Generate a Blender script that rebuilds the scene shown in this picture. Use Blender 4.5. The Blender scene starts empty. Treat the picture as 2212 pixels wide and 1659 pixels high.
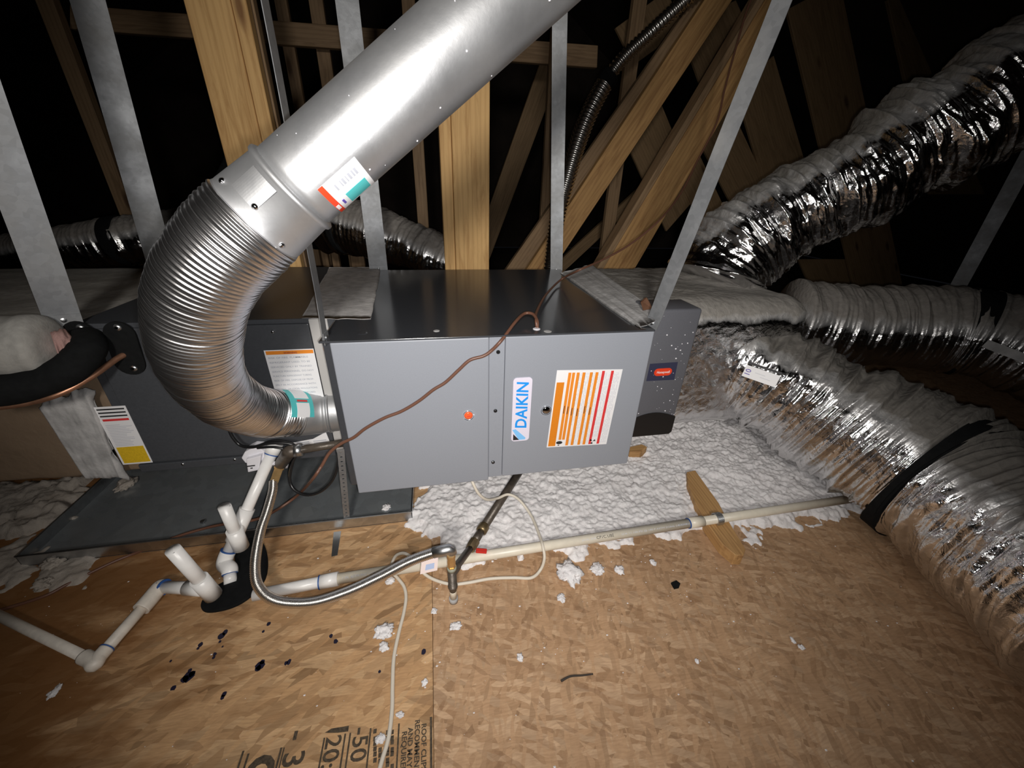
import bpy, bmesh, math, random
import numpy as np
from mathutils import Vector, Matrix
random.seed(7); RNG = np.random.default_rng(7)

# ------------------------------------------------------------------ camera, world, lights, exposure
SC = bpy.context.scene
COL = SC.collection
W, H = 2212.0, 1659.0
FPX = 835.8
PITCH, YAW, ROLL = math.radians(27.1), math.radians(11.76), math.radians(2.06)
CAM = np.array((0.263, -0.959, 1.083))
_fw = np.array((math.sin(YAW)*math.cos(PITCH), math.cos(YAW)*math.cos(PITCH), -math.sin(PITCH)))
_r0 = np.array((math.cos(YAW), -math.sin(YAW), 0.0)); _u0 = np.cross(_r0, _fw)
RT = _r0*math.cos(ROLL) + _u0*math.sin(ROLL)
UP = -_r0*math.sin(ROLL) + _u0*math.cos(ROLL)
cd = bpy.data.cameras.new('camera'); co = bpy.data.objects.new('camera', cd); COL.objects.link(co)
cd.sensor_fit = 'HORIZONTAL'; cd.sensor_width = 36.0; cd.lens = 36.0*FPX/W
cd.clip_start = 0.02; cd.clip_end = 60
co.matrix_world = Matrix(((RT[0], UP[0], -_fw[0], CAM[0]), (RT[1], UP[1], -_fw[1], CAM[1]),
                          (RT[2], UP[2], -_fw[2], CAM[2]), (0, 0, 0, 1)))
SC.camera = co

wd = bpy.data.worlds.new('attic_dark'); SC.world = wd; wd.use_nodes = True
wd.node_tree.nodes['Background'].inputs[0].default_value = (0.75, 0.8, 1.0, 1)
wd.node_tree.nodes['Background'].inputs[1].default_value = 0.004

def spot(name, loc, aim, watts, rad, cone, blend, col):
    l = bpy.data.lights.new(name, 'SPOT'); l.energy = watts; l.shadow_soft_size = rad
    l.spot_size = math.radians(cone); l.spot_blend = blend; l.color = col
    o = bpy.data.objects.new(name, l); COL.objects.link(o); o.location = loc
    o.rotation_euler = (Vector(aim)-Vector(loc)).to_track_quat('-Z', 'Y').to_euler()
    return o
# the phone's flash beside the lens, and an added fill light behind it that slows the falloff
fl = CAM + RT*0.016 - UP*0.018 + _fw*0.0
spot('phone_flash', fl, fl+_fw, 37.0, 0.010, 142, 1.0, (1.0, 0.97, 0.94))
fill_loc = CAM + RT*0.02 + UP*0.03 - _fw*0.95
spot('added_fill_light', fill_loc, fill_loc+_fw+UP*0.15-RT*0.05, 108.0, 0.11, 90, 1.0, (1.0, 0.95, 0.88))

SC.view_settings.view_transform = 'Standard'; SC.view_settings.look = 'None'
SC.view_settings.gamma = 1.0; SC.view_settings.use_curve_mapping = False
SC.view_settings.exposure = 0.0

# ------------------------------------------------------------------ pixel rays -> points of the place
def ray(x, y): return RT*((x-W/2)/FPX) - UP*((y-H/2)/FPX) + _fw
def atZ(x, y, z): d = ray(x, y); return CAM + d*((z-CAM[2])/d[2])
def atY(x, y, Y): d = ray(x, y); return CAM + d*((Y-CAM[1])/d[1])
def atX(x, y, X): d = ray(x, y); return CAM + d*((X-CAM[0])/d[0])
def atD(x, y, w): return CAM + ray(x, y)*w

# ------------------------------------------------------------------ materials
def nt(name):
    m = bpy.data.materials.new(name); m.use_nodes = True
    t = m.node_tree; b = t.nodes['Principled BSDF']
    return m, t, b
def N(t, kind, **kw):
    n = t.nodes.new(kind)
    for k, v in kw.items():
        if k in n.inputs.keys(): n.inputs[k].default_value = v
        else: setattr(n, k, v)
    return n
def L(t, a, b): t.links.new(a, b)
def ramp(t, src, stops):
    r = t.nodes.new('ShaderNodeValToRGB'); e = r.color_ramp.elements
    while len(e) < len(stops): e.new(0.5)
    for i, (p, c) in enumerate(stops):
        e[i].position = p; e[i].color = (c, c, c, 1) if not hasattr(c, '__len__') else (*c[:3], 1)
    L(t, src, r.inputs[0]); return r.outputs[0]
def mix(t, f, a, b, mode='MIX'):
    m = t.nodes.new('ShaderNodeMix'); m.data_type = 'RGBA'; m.blend_type = mode
    for s, v in ((m.inputs[0], f), (m.inputs[6], a), (m.inputs[7], b)):
        if hasattr(v, 'is_linked') or hasattr(v, 'links'): L(t, v, s)
        elif s is m.inputs[0]: s.default_value = v
        else: s.default_value = (*v[:3], 1)
    return m.outputs[2]
def pos(t): return N(t, 'ShaderNodeNewGeometry').outputs['Position']
def mapping(t, src, sc=(1, 1, 1), rot=(0, 0, 0), loc=(0, 0, 0)):
    m = t.nodes.new('ShaderNodeMapping'); m.inputs['Scale'].default_value = sc
    m.inputs['Rotation'].default_value = rot; m.inputs['Location'].default_value = loc
    L(t, src, m.inputs[0]); return m.outputs[0]
def noise(t, src, scale, det=3.0, rough=0.55, dist=0.0):
    n = N(t, 'ShaderNodeTexNoise'); n.inputs['Scale'].default_value = scale; n.inputs['Detail'].default_value = det
    n.inputs['Roughness'].default_value = rough; n.inputs['Distortion'].default_value = dist
    L(t, src, n.inputs['Vector']); return n
def bump(t, b, h, strength, dist=0.01, prev=None):
    n = t.nodes.new('ShaderNodeBump'); n.inputs['Strength'].default_value = strength
    n.inputs['Distance'].default_value = dist; L(t, h, n.inputs['Height'])
    if prev is not None: L(t, prev, n.inputs['Normal'])
    L(t, n.outputs[0], b.inputs['Normal']); return n.outputs[0]

def simple(name, col, rough=0.5, metal=0.0, var=0.0, vscale=20, bs=0.0, bscale=80, spec=0.5):
    m, t, b = nt(name)
    b.inputs['Base Color'].default_value = (*col, 1); b.inputs['Roughness'].default_value = rough
    b.inputs['Metallic'].default_value = metal; b.inputs['Specular IOR Level'].default_value = spec
    if var:
        n = noise(t, pos(t), vscale, 4)
        c = ramp(t, n.outputs[0], [(0.3, tuple(max(0, x*(1-var)) for x in col)), (0.7, tuple(min(1, x*(1+var)) for x in col))])
        L(t, c, b.inputs['Base Color'])
    if bs:
        n2 = noise(t, pos(t), bscale, 4); bump(t, b, n2.outputs[0], bs, 0.004)
    return m

def galv(name, col=(0.62, 0.64, 0.66), rough=0.34, spangle=55, metal=1.0, sp=0.86):
    m, t, b = nt(name); p = pos(t)
    v = N(t, 'ShaderNodeTexVoronoi'); v.inputs['Scale'].default_value = spangle; L(t, p, v.inputs['Vector'])
    g = N(t, 'ShaderNodeRGBToBW'); L(t, v.outputs['Color'], g.inputs[0])
    c = ramp(t, g.outputs[0], [(0.2, tuple(x*sp for x in col)), (0.8, col)])
    n = noise(t, p, 9, 4); c2 = mix(t, ramp(t, n.outputs[0], [(0.45, 0.0), (0.75, 0.35)]), c, (0.42, 0.41, 0.39))
    L(t, c2, b.inputs['Base Color']); b.inputs['Metallic'].default_value = metal
    L(t, ramp(t, n.outputs[0], [(0.3, rough*0.85), (0.7, rough*1.25)]), b.inputs['Roughness'])
    n2 = noise(t, p, 140, 3); bump(t, b, n2.outputs[0], 0.04, 0.003)
    return m

def foil(name, dust_lo=0.42, dust_hi=0.72, rough=0.16, bs=0.5, attr=False, mcap=1.0, namp=0.55, dustc=(0.165, 0.152, 0.138), col=(0.80, 0.80, 0.81)):
    """aluminised film, crumpled, with grey attic dust settled wherever it faces up"""
    m, t, b = nt(name); p = pos(t)
    geo = N(t, 'ShaderNodeNewGeometry'); sx = N(t, 'ShaderNodeSeparateXYZ'); L(t, geo.outputs['Normal'], sx.inputs[0])
    n = noise(t, p, 14, 5, 0.6)
    ad = N(t, 'ShaderNodeMath', operation='MULTIPLY_ADD'); L(t, n.outputs[0], ad.inputs[0]); ad.inputs[1].default_value = namp
    if attr: L(t, N(t, 'ShaderNodeAttribute', attribute_name='dust').outputs['Fac'], ad.inputs[2])
    else: L(t, sx.outputs[2], ad.inputs[2])
    f = ramp(t, ad.outputs[0], [(dust_lo+namp*0.5, 0.0), (min(0.999, dust_hi+namp*0.5), 1.0)])
    n3 = noise(t, p, 60, 3)
    dc = ramp(t, n3.outputs[0], [(0.3, tuple(x*0.8 for x in dustc)), (0.7, dustc)])
    L(t, mix(t, f, col, dc), b.inputs['Base Color'])
    inv = N(t, 'ShaderNodeMath', operation='MULTIPLY_ADD'); inv.inputs[1].default_value = -mcap; inv.inputs[2].default_value = mcap; L(t, f, inv.inputs[0])
    L(t, inv.outputs[0], b.inputs['Metallic'])
    L(t, ramp(t, f, [(0, rough), (1, 0.85)]), b.inputs['Roughness'])
    n1 = noise(t, p, 30, 5, 0.6, 0.6); n2 = N(t, 'ShaderNodeTexVoronoi'); n2.inputs['Scale'].default_value = 38; L(t, p, n2.inputs['Vector'])
    x = bump(t, b, n1.outputs[0], bs, 0.02); bump(t, b, n2.outputs['Distance'], bs*0.55, 0.012, x)
    return m

def wood(name, light, dark, scale=1.0, rough=0.7):
    m, t, b = nt(name)
    a = N(t, 'ShaderNodeAttribute', attribute_name='grain')
    mp = mapping(t, a.outputs['Vector'], (0.9*scale, 9*scale, 9*scale))
    n = noise(t, mp, 3.2, 6, 0.62, 1.1)
    w = N(t, 'ShaderNodeTexWave', wave_type='BANDS', bands_direction='Y')
    w.inputs['Scale'].default_value = 2.3; w.inputs['Distortion'].default_value = 2.6; w.inputs['Detail'].default_value = 3
    L(t, mapping(t, a.outputs['Vector'], (0.55*scale, 6*scale, 6*scale)), w.inputs['Vector'])
    c = ramp(t, n.outputs[0], [(0.28, dark), (0.52, light), (0.8, tuple(min(1, x*1.12) for x in light))])
    c = mix(t, ramp(t, w.outputs[0], [(0.0, 0.30), (0.5, 0.0)]), c, dark)
    v = N(t, 'ShaderNodeTexVoronoi'); v.inputs['Scale'].default_value = 1.0
    L(t, mapping(t, a.outputs['Vector'], (2.1, 7.5, 7.5)), v.inputs['Vector'])
    c = mix(t, ramp(t, v.outputs['Distance'], [(0.07, 0.85), (0.17, 0.0)]), c, (dark[0]*0.42, dark[1]*0.33, dark[2]*0.3))
    L(t, c, b.inputs['Base Color']); b.inputs['Roughness'].default_value = rough
    bump(t, b, n.outputs[0], 0.15, 0.004)
    return m

def osb(name, seed, warm, contrast=1.0, sx=1.0, stain=0.0, spread=0.6):
    m, t, b = nt(name); p = pos(t)
    wn = noise(t, p, 5, 2); wv = N(t, 'ShaderNodeVectorMath', operation='MULTIPLY_ADD')
    L(t, wn.outputs['Color'], wv.inputs[0]); wv.inputs[1].default_value = (0.05, 0.05, 0); L(t, p, wv.inputs[2])
    base = None; hgt = None
    tones = [(0.455, 0.288, 0.160), (0.53, 0.352, 0.203), (0.37, 0.226, 0.122), (0.58, 0.398, 0.242), (0.49, 0.312, 0.175)]
    angs = [0.15, 1.1, -0.5, 0.45, -0.95]
    for i in range(5):
        mp = mapping(t, mapping(t, wv.outputs[0], (1, 1, 1), (0, 0, angs[i]*spread-0.22)), (13*sx*(0.8+0.13*i), 60*sx*(0.85+0.1*i), 1), (0, 0, 0), (seed*3.1+i*7.7, i*2.3, 0))
        v = N(t, 'ShaderNodeTexVoronoi', voronoi_dimensions='2D'); v.inputs['Scale'].default_value = 1.0; L(t, mp, v.inputs['Vector'])
        s = N(t, 'ShaderNodeSeparateColor'); L(t, v.outputs['Color'], s.inputs[0])
        tn = tuple(x*w for x, w in zip(tones[i], warm))
        k = 0.26*contrast
        cc = ramp(t, s.outputs[1], [(0.0, tuple(x*(1-k*1.5) for x in tn)), (0.35, tn), (0.9, tuple(min(1, x*(1+k*0.55)) for x in tn))])
        if base is None: base = cc; hgt = s.outputs[1]
        else:
            f = ramp(t, s.outputs[0], [(0.46, 0.0), (0.60, 0.85)])
            base = mix(t, f, base, cc); hgt = mix(t, f, hgt, s.outputs[1])
    # rare dark and reddish flakes
    mp = mapping(t, mapping(t, wv.outputs[0], (1, 1, 1), (0, 0, 0.55*spread)), (20*sx, 75*sx, 1), (0, 0, 0), (seed*9.0, 3, 0))
    v = N(t, 'ShaderNodeTexVoronoi', voronoi_dimensions='2D'); v.inputs['Scale'].default_value = 1.0; L(t, mp, v.inputs['Vector'])
    s = N(t, 'ShaderNodeSeparateColor'); L(t, v.outputs['Color'], s.inputs[0])
    base = mix(t, ramp(t, s.outputs[2], [(0.90, 0.0), (0.95, 0.34)]), base, (0.20, 0.105, 0.055))
    # grain inside the flakes, dust and grime
    g = noise(t, mapping(t, wv.outputs[0], (40, 260, 1), (0, 0, 0.3)), 1.0, 3)
    base = mix(t, ramp(t, g.outputs[0], [(0.35, 0.28), (0.6, 0.0)]), base, (0.24, 0.13, 0.06))
    n = noise(t, p, 3.1, 5, 0.6)
    base = mix(t, ramp(t, n.outputs[0], [(0.5, 0.0), (0.72, 0.38)]), base, (0.27, 0.16, 0.085))
    if stain:
        sx_ = N(t, 'ShaderNodeSeparateXYZ'); L(t, p, sx_.inputs[0])
        n5 = noise(t, mapping(t, p, (2.6, 7, 1)), 1.4, 4, 0.6)
        ma = N(t, 'ShaderNodeMath', operation='MULTIPLY_ADD'); L(t, sx_.outputs[0], ma.inputs[0]); ma.inputs[1].default_value = -0.62
        L(t, n5.outputs[0], ma.inputs[2])
        f = ramp(t, ma.outputs[0], [(0.68, 0.0), (0.92, stain)])
        base = mix(t, f, base, (0.20, 0.082, 0.022))
    L(t, base, b.inputs['Base Color']); b.inputs['Roughness'].default_value = 0.72
    b.inputs['Specular IOR Level'].default_value = 0.25
    x = bump(t, b, hgt, 0.25, 0.003); bump(t, b, g.outputs[0], 0.12, 0.002, x)
    return m

def fluff(name, col, dirt):
    m, t, b = nt(name); p = pos(t)
    n = noise(t, p, 60, 6, 0.7); n2 = noise(t, p, 11, 5, 0.6)
    c = ramp(t, n.outputs[0], [(0.26, tuple(x*0.70 for x in col)), (0.46, col), (0.8, tuple(min(1, x*1.15) for x in col))])
    c = mix(t, ramp(t, n2.outputs[0], [(0.52, 0.0), (0.75, 0.45)]), c, dirt)
    L(t, c, b.inputs['Base Color']); b.inputs['Roughness'].default_value = 1.0; b.inputs['Specular IOR Level'].default_value = 0.05
    n3 = noise(t, p, 130, 6, 0.75); x = bump(t, b, n3.outputs[0], 0.5, 0.006); bump(t, b, n.outputs[0], 0.35, 0.01, x)
    return m

M = {}
M['door_paint'] = simple('grey_door_enamel', (0.282, 0.302, 0.345), 0.42, 0, 0.03, 300, 0.05, 700)
M['case_paint'] = simple('shade_darkened_cabinet_enamel', (0.050, 0.053, 0.060), 0.15, 0, 0.06, 200, 0.008, 400)  # door-edge shade and the dark reflection on top are put into the casing colour
M['coil_paint'] = simple('dark_coil_cabinet_enamel', (0.060, 0.064, 0.072), 0.38, 0, 0.08, 160, 0.02, 300)
M['device_grey'] = simple('dark_grey_plastic', (0.115, 0.118, 0.135), 0.45, 0, 0.05, 200)
M['galv'] = galv('galvanised_steel')
M['galv_pipe'] = galv('galvanised_pipe', (0.53, 0.54, 0.56), 0.44, 120, 0.82, 0.97)
M['galv_pan'] = galv('galvanised_pan', (0.40, 0.435, 0.46), 0.27, 30, 0.62)
M['strap'] = galv('dull_galvanised_strap', (0.26, 0.27, 0.285), 0.5, 90, 0.5)
M['alu'] = simple('bright_aluminium', (0.84, 0.83, 0.84), 0.28, 1.0, 0.06, 60, 0.03, 200)
M['stainless'] = simple('stainless_hose', (0.72, 0.70, 0.67), 0.27, 1.0)
M['foil'] = foil('crumpled_foil_wrap', 0.22, 0.52, 0.17, 0.35, dustc=(0.32, 0.30, 0.275))
M['foil_low'] = foil('crumpled_foil_jacket_low', 0.50, 0.78, 0.14, 0.30, True, namp=0.5, dustc=(0.185, 0.172, 0.155))
M['foil_up'] = foil('crumpled_foil_jacket_high', 0.56, 0.78, 0.13, 0.30, True, namp=0.4, dustc=(0.215, 0.202, 0.182))
M['foil_far'] = foil('dusty_foil_jacket', 0.12, 0.50, 0.16, 0.30, True, namp=0.5, dustc=(0.33, 0.305, 0.28))
M['foil_bare'] = foil('clean_foil_jacket', 0.74, 0.95, 0.15, 0.55)
M['foil_board'] = foil('foil_faced_board', 0.35, 0.6, 0.30, 0.25, dustc=(0.27, 0.255, 0.235), col=(0.52, 0.47, 0.42))
M['dusty_jacket'] = simple('dusty_grey_jacket', (0.20, 0.19, 0.178), 0.9, 0, 0.2, 30, 0.3, 90)
M['dust_board'] = foil('dusty_duct_board', 0.30, 0.5, 0.38, 0.12, False, 0.45, dustc=(0.33, 0.315, 0.29), col=(0.40, 0.29, 0.20))  # brown of the sides is the floor's reflection put into the colour
M['mastic'] = simple('grey_duct_mastic', (0.44, 0.435, 0.435), 0.7, 0, 0.22, 26, 0.5, 60)
M['tape'] = simple('dusty_foil_tape', (0.58, 0.565, 0.56), 0.6, 0.0, 0.22, 30, 0.35, 60)
M['black_rubber'] = simple('black_foam_rubber', (0.008, 0.0085, 0.009), 0.9, 0, 0.2, 60, 0.2, 200, 0.15)
M['black_plastic'] = simple('black_plastic', (0.012, 0.012, 0.013), 0.3)
M['black_iron'] = simple('black_iron_pipe', (0.10, 0.082, 0.066), 0.42, 0.35, 0.3, 40, 0.2, 120)
M['brass'] = simple('brass_fitting', (0.66, 0.43, 0.19), 0.36, 0.75, 0.15, 60)
M['copper'] = simple('copper_tube', (0.46, 0.24, 0.15), 0.42, 0.8, 0.2, 60)
M['wire_brown'] = simple('brown_thermostat_wire', (0.145, 0.066, 0.042), 0.42)
M['cable_white'] = simple('cream_cable', (0.72, 0.66, 0.56), 0.5)
M['pvc'] = simple('white_pvc', (0.90, 0.89, 0.875), 0.32, 0, 0.04, 30)
M['pvc_old'] = simple('dusty_white_pvc', (0.76, 0.70, 0.62), 0.45, 0, 0.1, 50)
M['cpvc'] = simple('cream_cpvc', (0.78, 0.72, 0.60), 0.38, 0, 0.05, 40)
M['blue_ring'] = simple('blue_pipe_cement', (0.03, 0.10, 0.33), 0.4)
M['white_paper'] = simple('white_label_paper', (0.82, 0.82, 0.84), 0.45)
M['lilac_paper'] = simple('pale_lilac_badge', (0.74, 0.70, 0.82), 0.4)
M['orange_ink'] = simple('orange_ink', (0.80, 0.26, 0.025), 0.5)
M['amber_ink'] = simple('amber_header_ink', (0.70, 0.22, 0.012), 0.5, 0, 0.35, 900)
M['red_ink'] = simple('red_ink', (0.68, 0.045, 0.045), 0.5)
M['blue_ink'] = simple('sky_blue_ink', (0.015, 0.30, 0.86), 0.45)
M['pale_blue'] = simple('pale_blue_ink', (0.22, 0.54, 0.93), 0.45)
M['black_ink'] = simple('black_ink', (0.02, 0.02, 0.022), 0.6)
M['grey_ink'] = simple('grey_print', (0.42, 0.44, 0.50), 0.6)
M['faint_ink'] = simple('faint_grey_print', (0.60, 0.61, 0.66), 0.6)
M['yellow_ink'] = simple('yellow_ink', (0.72, 0.47, 0.02), 0.5, 0, 0.12, 300)
M['teal_ink'] = simple('teal_ink', (0.09, 0.52, 0.53), 0.5)
M['purple_ink'] = simple('purple_marker', (0.12, 0.08, 0.42), 0.5)
M['stamp_ink'] = simple('black_stamp_ink', (0.075, 0.055, 0.035), 0.8, 0, 0.5, 160)
M['red_plastic'] = simple('red_plastic', (0.62, 0.03, 0.02), 0.4)
M['red_badge'] = simple('red_badge', (0.80, 0.06, 0.02), 0.35)
M['navy'] = simple('navy_badge', (0.035, 0.038, 0.075), 0.45)
M['amber_lens'] = simple('orange_sight_lens', (0.85, 0.13, 0.04), 0.12)
M['chrome'] = simple('chrome_ring', (0.85, 0.85, 0.87), 0.12, 1.0)
M['dark_lens'] = simple('dark_sight_glass', (0.45, 0.45, 0.47), 0.10, 1.0)
M['white_plastic'] = simple('white_plastic', (0.78, 0.77, 0.82), 0.4)
M['pink_fibre'] = fluff('pink_glass_fibre', (0.42, 0.26, 0.24), (0.22, 0.15, 0.11))
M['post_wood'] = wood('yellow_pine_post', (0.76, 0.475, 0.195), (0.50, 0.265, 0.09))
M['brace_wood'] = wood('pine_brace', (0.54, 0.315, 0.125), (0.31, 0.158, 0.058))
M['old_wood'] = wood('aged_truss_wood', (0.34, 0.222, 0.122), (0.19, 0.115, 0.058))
M['deck_wood'] = wood('brown_roof_board', (0.30, 0.195, 0.10), (0.20, 0.125, 0.06))
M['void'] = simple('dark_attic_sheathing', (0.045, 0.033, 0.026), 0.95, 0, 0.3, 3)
M['osb_left'] = osb('osb_large_flakes', 1, (1.12, 1.06, 0.95), 1.0, 0.85, 0.85, 0.55)
M['osb_right'] = osb('osb_fine_flakes', 2, (1.05, 1.03, 1.05), 0.6, 1.35, 0.0, 1.2)
M['fluff'] = fluff('white_blown_fibre', (0.93, 0.90, 0.905), (0.70, 0.66, 0.65))
M['fluff_old'] = fluff('grey_dusty_fibre', (0.46, 0.41, 0.36), (0.27, 0.21, 0.16))

# ------------------------------------------------------------------ objects
ORG = {}
def tag(o, label=None, cat=None, group=None, kind=None):
    if label: o['label'] = label
    if cat: o['category'] = cat
    if group: o['group'] = group
    if kind: o['kind'] = kind
    return o
def thing(name, loc, label, cat, group=None):
    o = bpy.data.objects.new(name, None); COL.objects.link(o); o.location = tuple(float(v) for v in loc)
    o.empty_display_size = 0.05; ORG[o.name] = np.array(loc, float)
    return tag(o, label, cat, group)
def mk(name, V, F, mat, parent=None, smooth=False, grain=None, label=None):
    V = np.asarray(V, float)
    org = ORG[parent.name] if parent is not None else np.array((V[:, 0].mean(), V[:, 1].mean(), V[:, 2].min()))
    me = bpy.data.meshes.new(name); me.from_pydata((V-org).tolist(), [], [tuple(int(i) for i in f) for f in F])
    me.validate(); me.update()
    if isinstance(mat, str): mat = M[mat]
    me.materials.append(mat)
    if grain is not None:
        a = me.attributes.new('grain', 'FLOAT_VECTOR', 'POINT'); a.data.foreach_set('vector', np.asarray(grain, np.float32).ravel())
    if smooth:
        me.polygons.foreach_set('use_smooth', [True]*len(me.polygons))
    o = bpy.data.objects.new(name, me); COL.objects.link(o)
    if parent is not None: o.parent = parent
    else: o.location = tuple(org)
    ORG[o.name] = org
    if label: o['label'] = label
    return o
def join(parts):
    V, F, n = [], [], 0
    for v, f in parts:
        V += [tuple(x) for x in v]; F += [tuple(i+n for i in q) for q in f]; n += len(v)
    return np.array(V, float), F
BOXF = [(0, 3, 2, 1), (4, 5, 6, 7), (0, 1, 5, 4), (1, 2, 6, 5), (2, 3, 7, 6), (3, 0, 4, 7)]
def boxg(a, b):
    (x0, y0, z0), (x1, y1, z1) = a, b
    return np.array([(x0, y0, z0), (x1, y0, z0), (x1, y1, z0), (x0, y1, z0), (x0, y0, z1), (x1, y0, z1), (x1, y1, z1), (x0, y1, z1)], float), BOXF
def bevg(V, F, w, seg=2):
    bm = bmesh.new(); vs = [bm.verts.new(tuple(v)) for v in V]
    for f in F: bm.faces.new([vs[i] for i in f])
    bmesh.ops.recalc_face_normals(bm, faces=bm.faces)
    bmesh.ops.bevel(bm, geom=list(bm.edges), offset=w, segments=seg, profile=0.5, affect='EDGES')
    bm.verts.index_update()
    r = np.array([v.co[:] for v in bm.verts]), [tuple(v.index for v in f.verts) for f in bm.faces]
    bm.free(); return r
def bbox(a, b, w=0.003, seg=2): return bevg(*boxg(a, b), w, seg)
def prism(P, vec):
    P = np.asarray(P, float); n = len(P); vec = np.asarray(vec, float)
    nor = np.zeros(3)
    for i in range(n): nor += np.cross(P[i], P[(i+1) % n])
    if nor @ vec > 0: P = P[::-1]
    V = np.vstack([P, P+vec]); F = [tuple(range(n)), tuple(range(2*n-1, n-1, -1))]
    F += [(i, i+n, (i+1) % n+n, (i+1) % n) for i in range(n)]
    F = [f[::-1] for f in F]
    F = [f[::-1] for f in F]
    return V, F
def crom(P, n=12):
    P = np.asarray(P, float)
    if len(P) == 2: return np.array([P[0]+(P[1]-P[0])*k/n for k in range(n+1)])
    Q = np.vstack([2*P[0]-P[1], P, 2*P[-1]-P[-2]]); out = []
    for i in range(1, len(Q)-2):
        a, b, c, d = Q[i-1], Q[i], Q[i+1], Q[i+2]
        for k in range(n):
            u = k/n
            out.append(0.5*((2*b)+(-a+c)*u+(2*a-5*b+4*c-d)*u*u+(-a+3*b-3*c+d)*u**3))
    out.append(P[-1]); return np.array(out)
def resample(P, n):
    d = np.r_[0, np.cumsum(np.linalg.norm(np.diff(P, axis=0), axis=1))]; s = np.linspace(0, d[-1], n)
    return np.stack([np.interp(s, d, P[:, k]) for k in range(P.shape[1])], 1), s
def frames(P):
    T = np.gradient(P, axis=0); T /= np.linalg.norm(T, axis=1)[:, None]
    u = np.cross(T[0], (0, 0, 1.0))
    if np.linalg.norm(u) < 0.05: u = np.cross(T[0], (0, 1.0, 0))
    U = []
    for i in range(len(P)):
        u = u - T[i]*(u@T[i]); u /= np.linalg.norm(u); U.append(u)
    U = np.array(U); return T, U, np.cross(T, U)
def tubeg(P, R, seg=16, cap=True, disp=None):
    """sweep a circle along P; R radius or array; disp(s_index array, angles) -> extra radius [n, seg]"""
    P = np.asarray(P, float); n = len(P); T, U, B = frames(P)
    R = np.broadcast_to(np.asarray(R, float), (n,)); a = np.linspace(0, 2*np.pi, seg, endpoint=False)
    rr = R[:, None]*np.ones((1, seg))
    if disp is not None: rr = rr + disp(a)
    V = P[:, None, :] + rr[..., None]*(np.cos(a)[None, :, None]*U[:, None, :]+np.sin(a)[None, :, None]*B[:, None, :])
    V = V.reshape(-1, 3)
    F = [(i*seg+j, i*seg+(j+1) % seg, (i+1)*seg+(j+1) % seg, (i+1)*seg+j) for i in range(n-1) for j in range(seg)]
    if cap: F += [tuple(range(seg))[::-1], tuple((n-1)*seg+j for j in range(seg))]
    return V, F
def cylg(a, b, r, seg=20, cap=True): return tubeg(np.array([a, b], float), r, seg, cap)
def ringg(c, axis, r, hw, seg=20):
    c = np.array(c, float); axis = np.array(axis, float)/np.linalg.norm(axis)
    return cylg(c-axis*hw, c+axis*hw, r, seg)
def hollow(a, b, r, ri, seg=24):
    """pipe with an open far end b"""
    a = np.array(a, float); b = np.array(b, float)
    d = (b-a)/np.linalg.norm(b-a)
    return tubeg(np.array([a, b, b+d*1e-5, b+d*0.9e-5-d*0.03]), np.array([r, r, ri, ri]), seg)
def fbm1(shape, seed, octs):
    """smooth 2-D value noise, octs = [(cells_y, cells_x, amp, wrap_x)]"""
    g = np.random.default_rng(seed); out = np.zeros(shape)
    yy = np.linspace(0, 1, shape[0])[:, None]; xx = np.linspace(0, 1, shape[1], endpoint=False)[None, :]
    for cy, cx, amp, _w in octs:
        lat = g.random((cy+2, cx+1)); lat[:, -1] = lat[:, 0]
        fy = yy*cy; fx = xx*cx
        iy = np.minimum(fy.astype(int), cy); ix = np.minimum(fx.astype(int), cx-1)
        ty = fy-iy; tx = fx-ix; ty = ty*ty*(3-2*ty); tx = tx*tx*(3-2*tx)
        a = lat[iy, ix]; b = lat[iy, ix+1]; c = lat[iy+1, ix]; d = lat[iy+1, ix+1]
        out += amp*((a*(1-tx)+b*tx)*(1-ty)+(c*(1-tx)+d*tx)*ty-0.5)
    return out

# label helpers: flat print standing on a plane with origin o, right vector ex, up vector ey, outward normal en
class Plane:
    def __init__(s, o, ex, ey, en): s.o, s.ex, s.ey, s.en = (np.array(v, float) for v in (o, ex, ey, en))
    def p(s, x, y, h=0.0): return s.o+s.ex*x+s.ey*y+s.en*h
    def poly(s, pts, h0, h1):
        return prism([s.p(x, y, h0) for x, y in pts], s.en*(h1-h0))
    def rect(s, x0, y0, x1, y1, h0, h1): return s.poly([(x0, y0), (x1, y0), (x1, y1), (x0, y1)], h0, h1)
    def round(s, x0, y0, x1, y1, r, h0, h1, n=6):
        pts = []
        for cx, cy, a0 in ((x1-r, y1-r, 0), (x0+r, y1-r, 90), (x0+r, y0+r, 180), (x1-r, y0+r, 270)):
            pts += [(cx+r*math.cos(math.radians(a0+90*k/n)), cy+r*math.sin(math.radians(a0+90*k/n))) for k in range(n+1)]
        return s.poly(pts, h0, h1)
def quadplane(tl, tr, bl, en):
    """plane whose (0..1, 0..1) box is the given rectangle; bl origin"""
    tl, tr, bl = (np.array(v, float) for v in (tl, tr, bl))
    return Plane(bl, tr-tl, tl-bl, en)
def textg(body, size, shear=0.0, bold=0.0, spacing=1.0, align='LEFT'):
    c = bpy.data.curves.new('print', 'FONT'); c.body = body; c.size = size; c.shear = shear; c.offset = bold
    c.space_character = spacing; c.align_x = align; c.resolution_u = 3
    o = bpy.data.objects.new('print', c); COL.objects.link(o)
    dg = bpy.context.evaluated_depsgraph_get(); me = bpy.data.meshes.new_from_object(o.evaluated_get(dg))
    V = np.array([v.co[:] for v in me.vertices]).reshape(-1, 3); F = [tuple(p.vertices) for p in me.polygons]
    bpy.data.objects.remove(o); bpy.data.curves.remove(c); bpy.data.meshes.remove(me)
    return V, F
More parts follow.
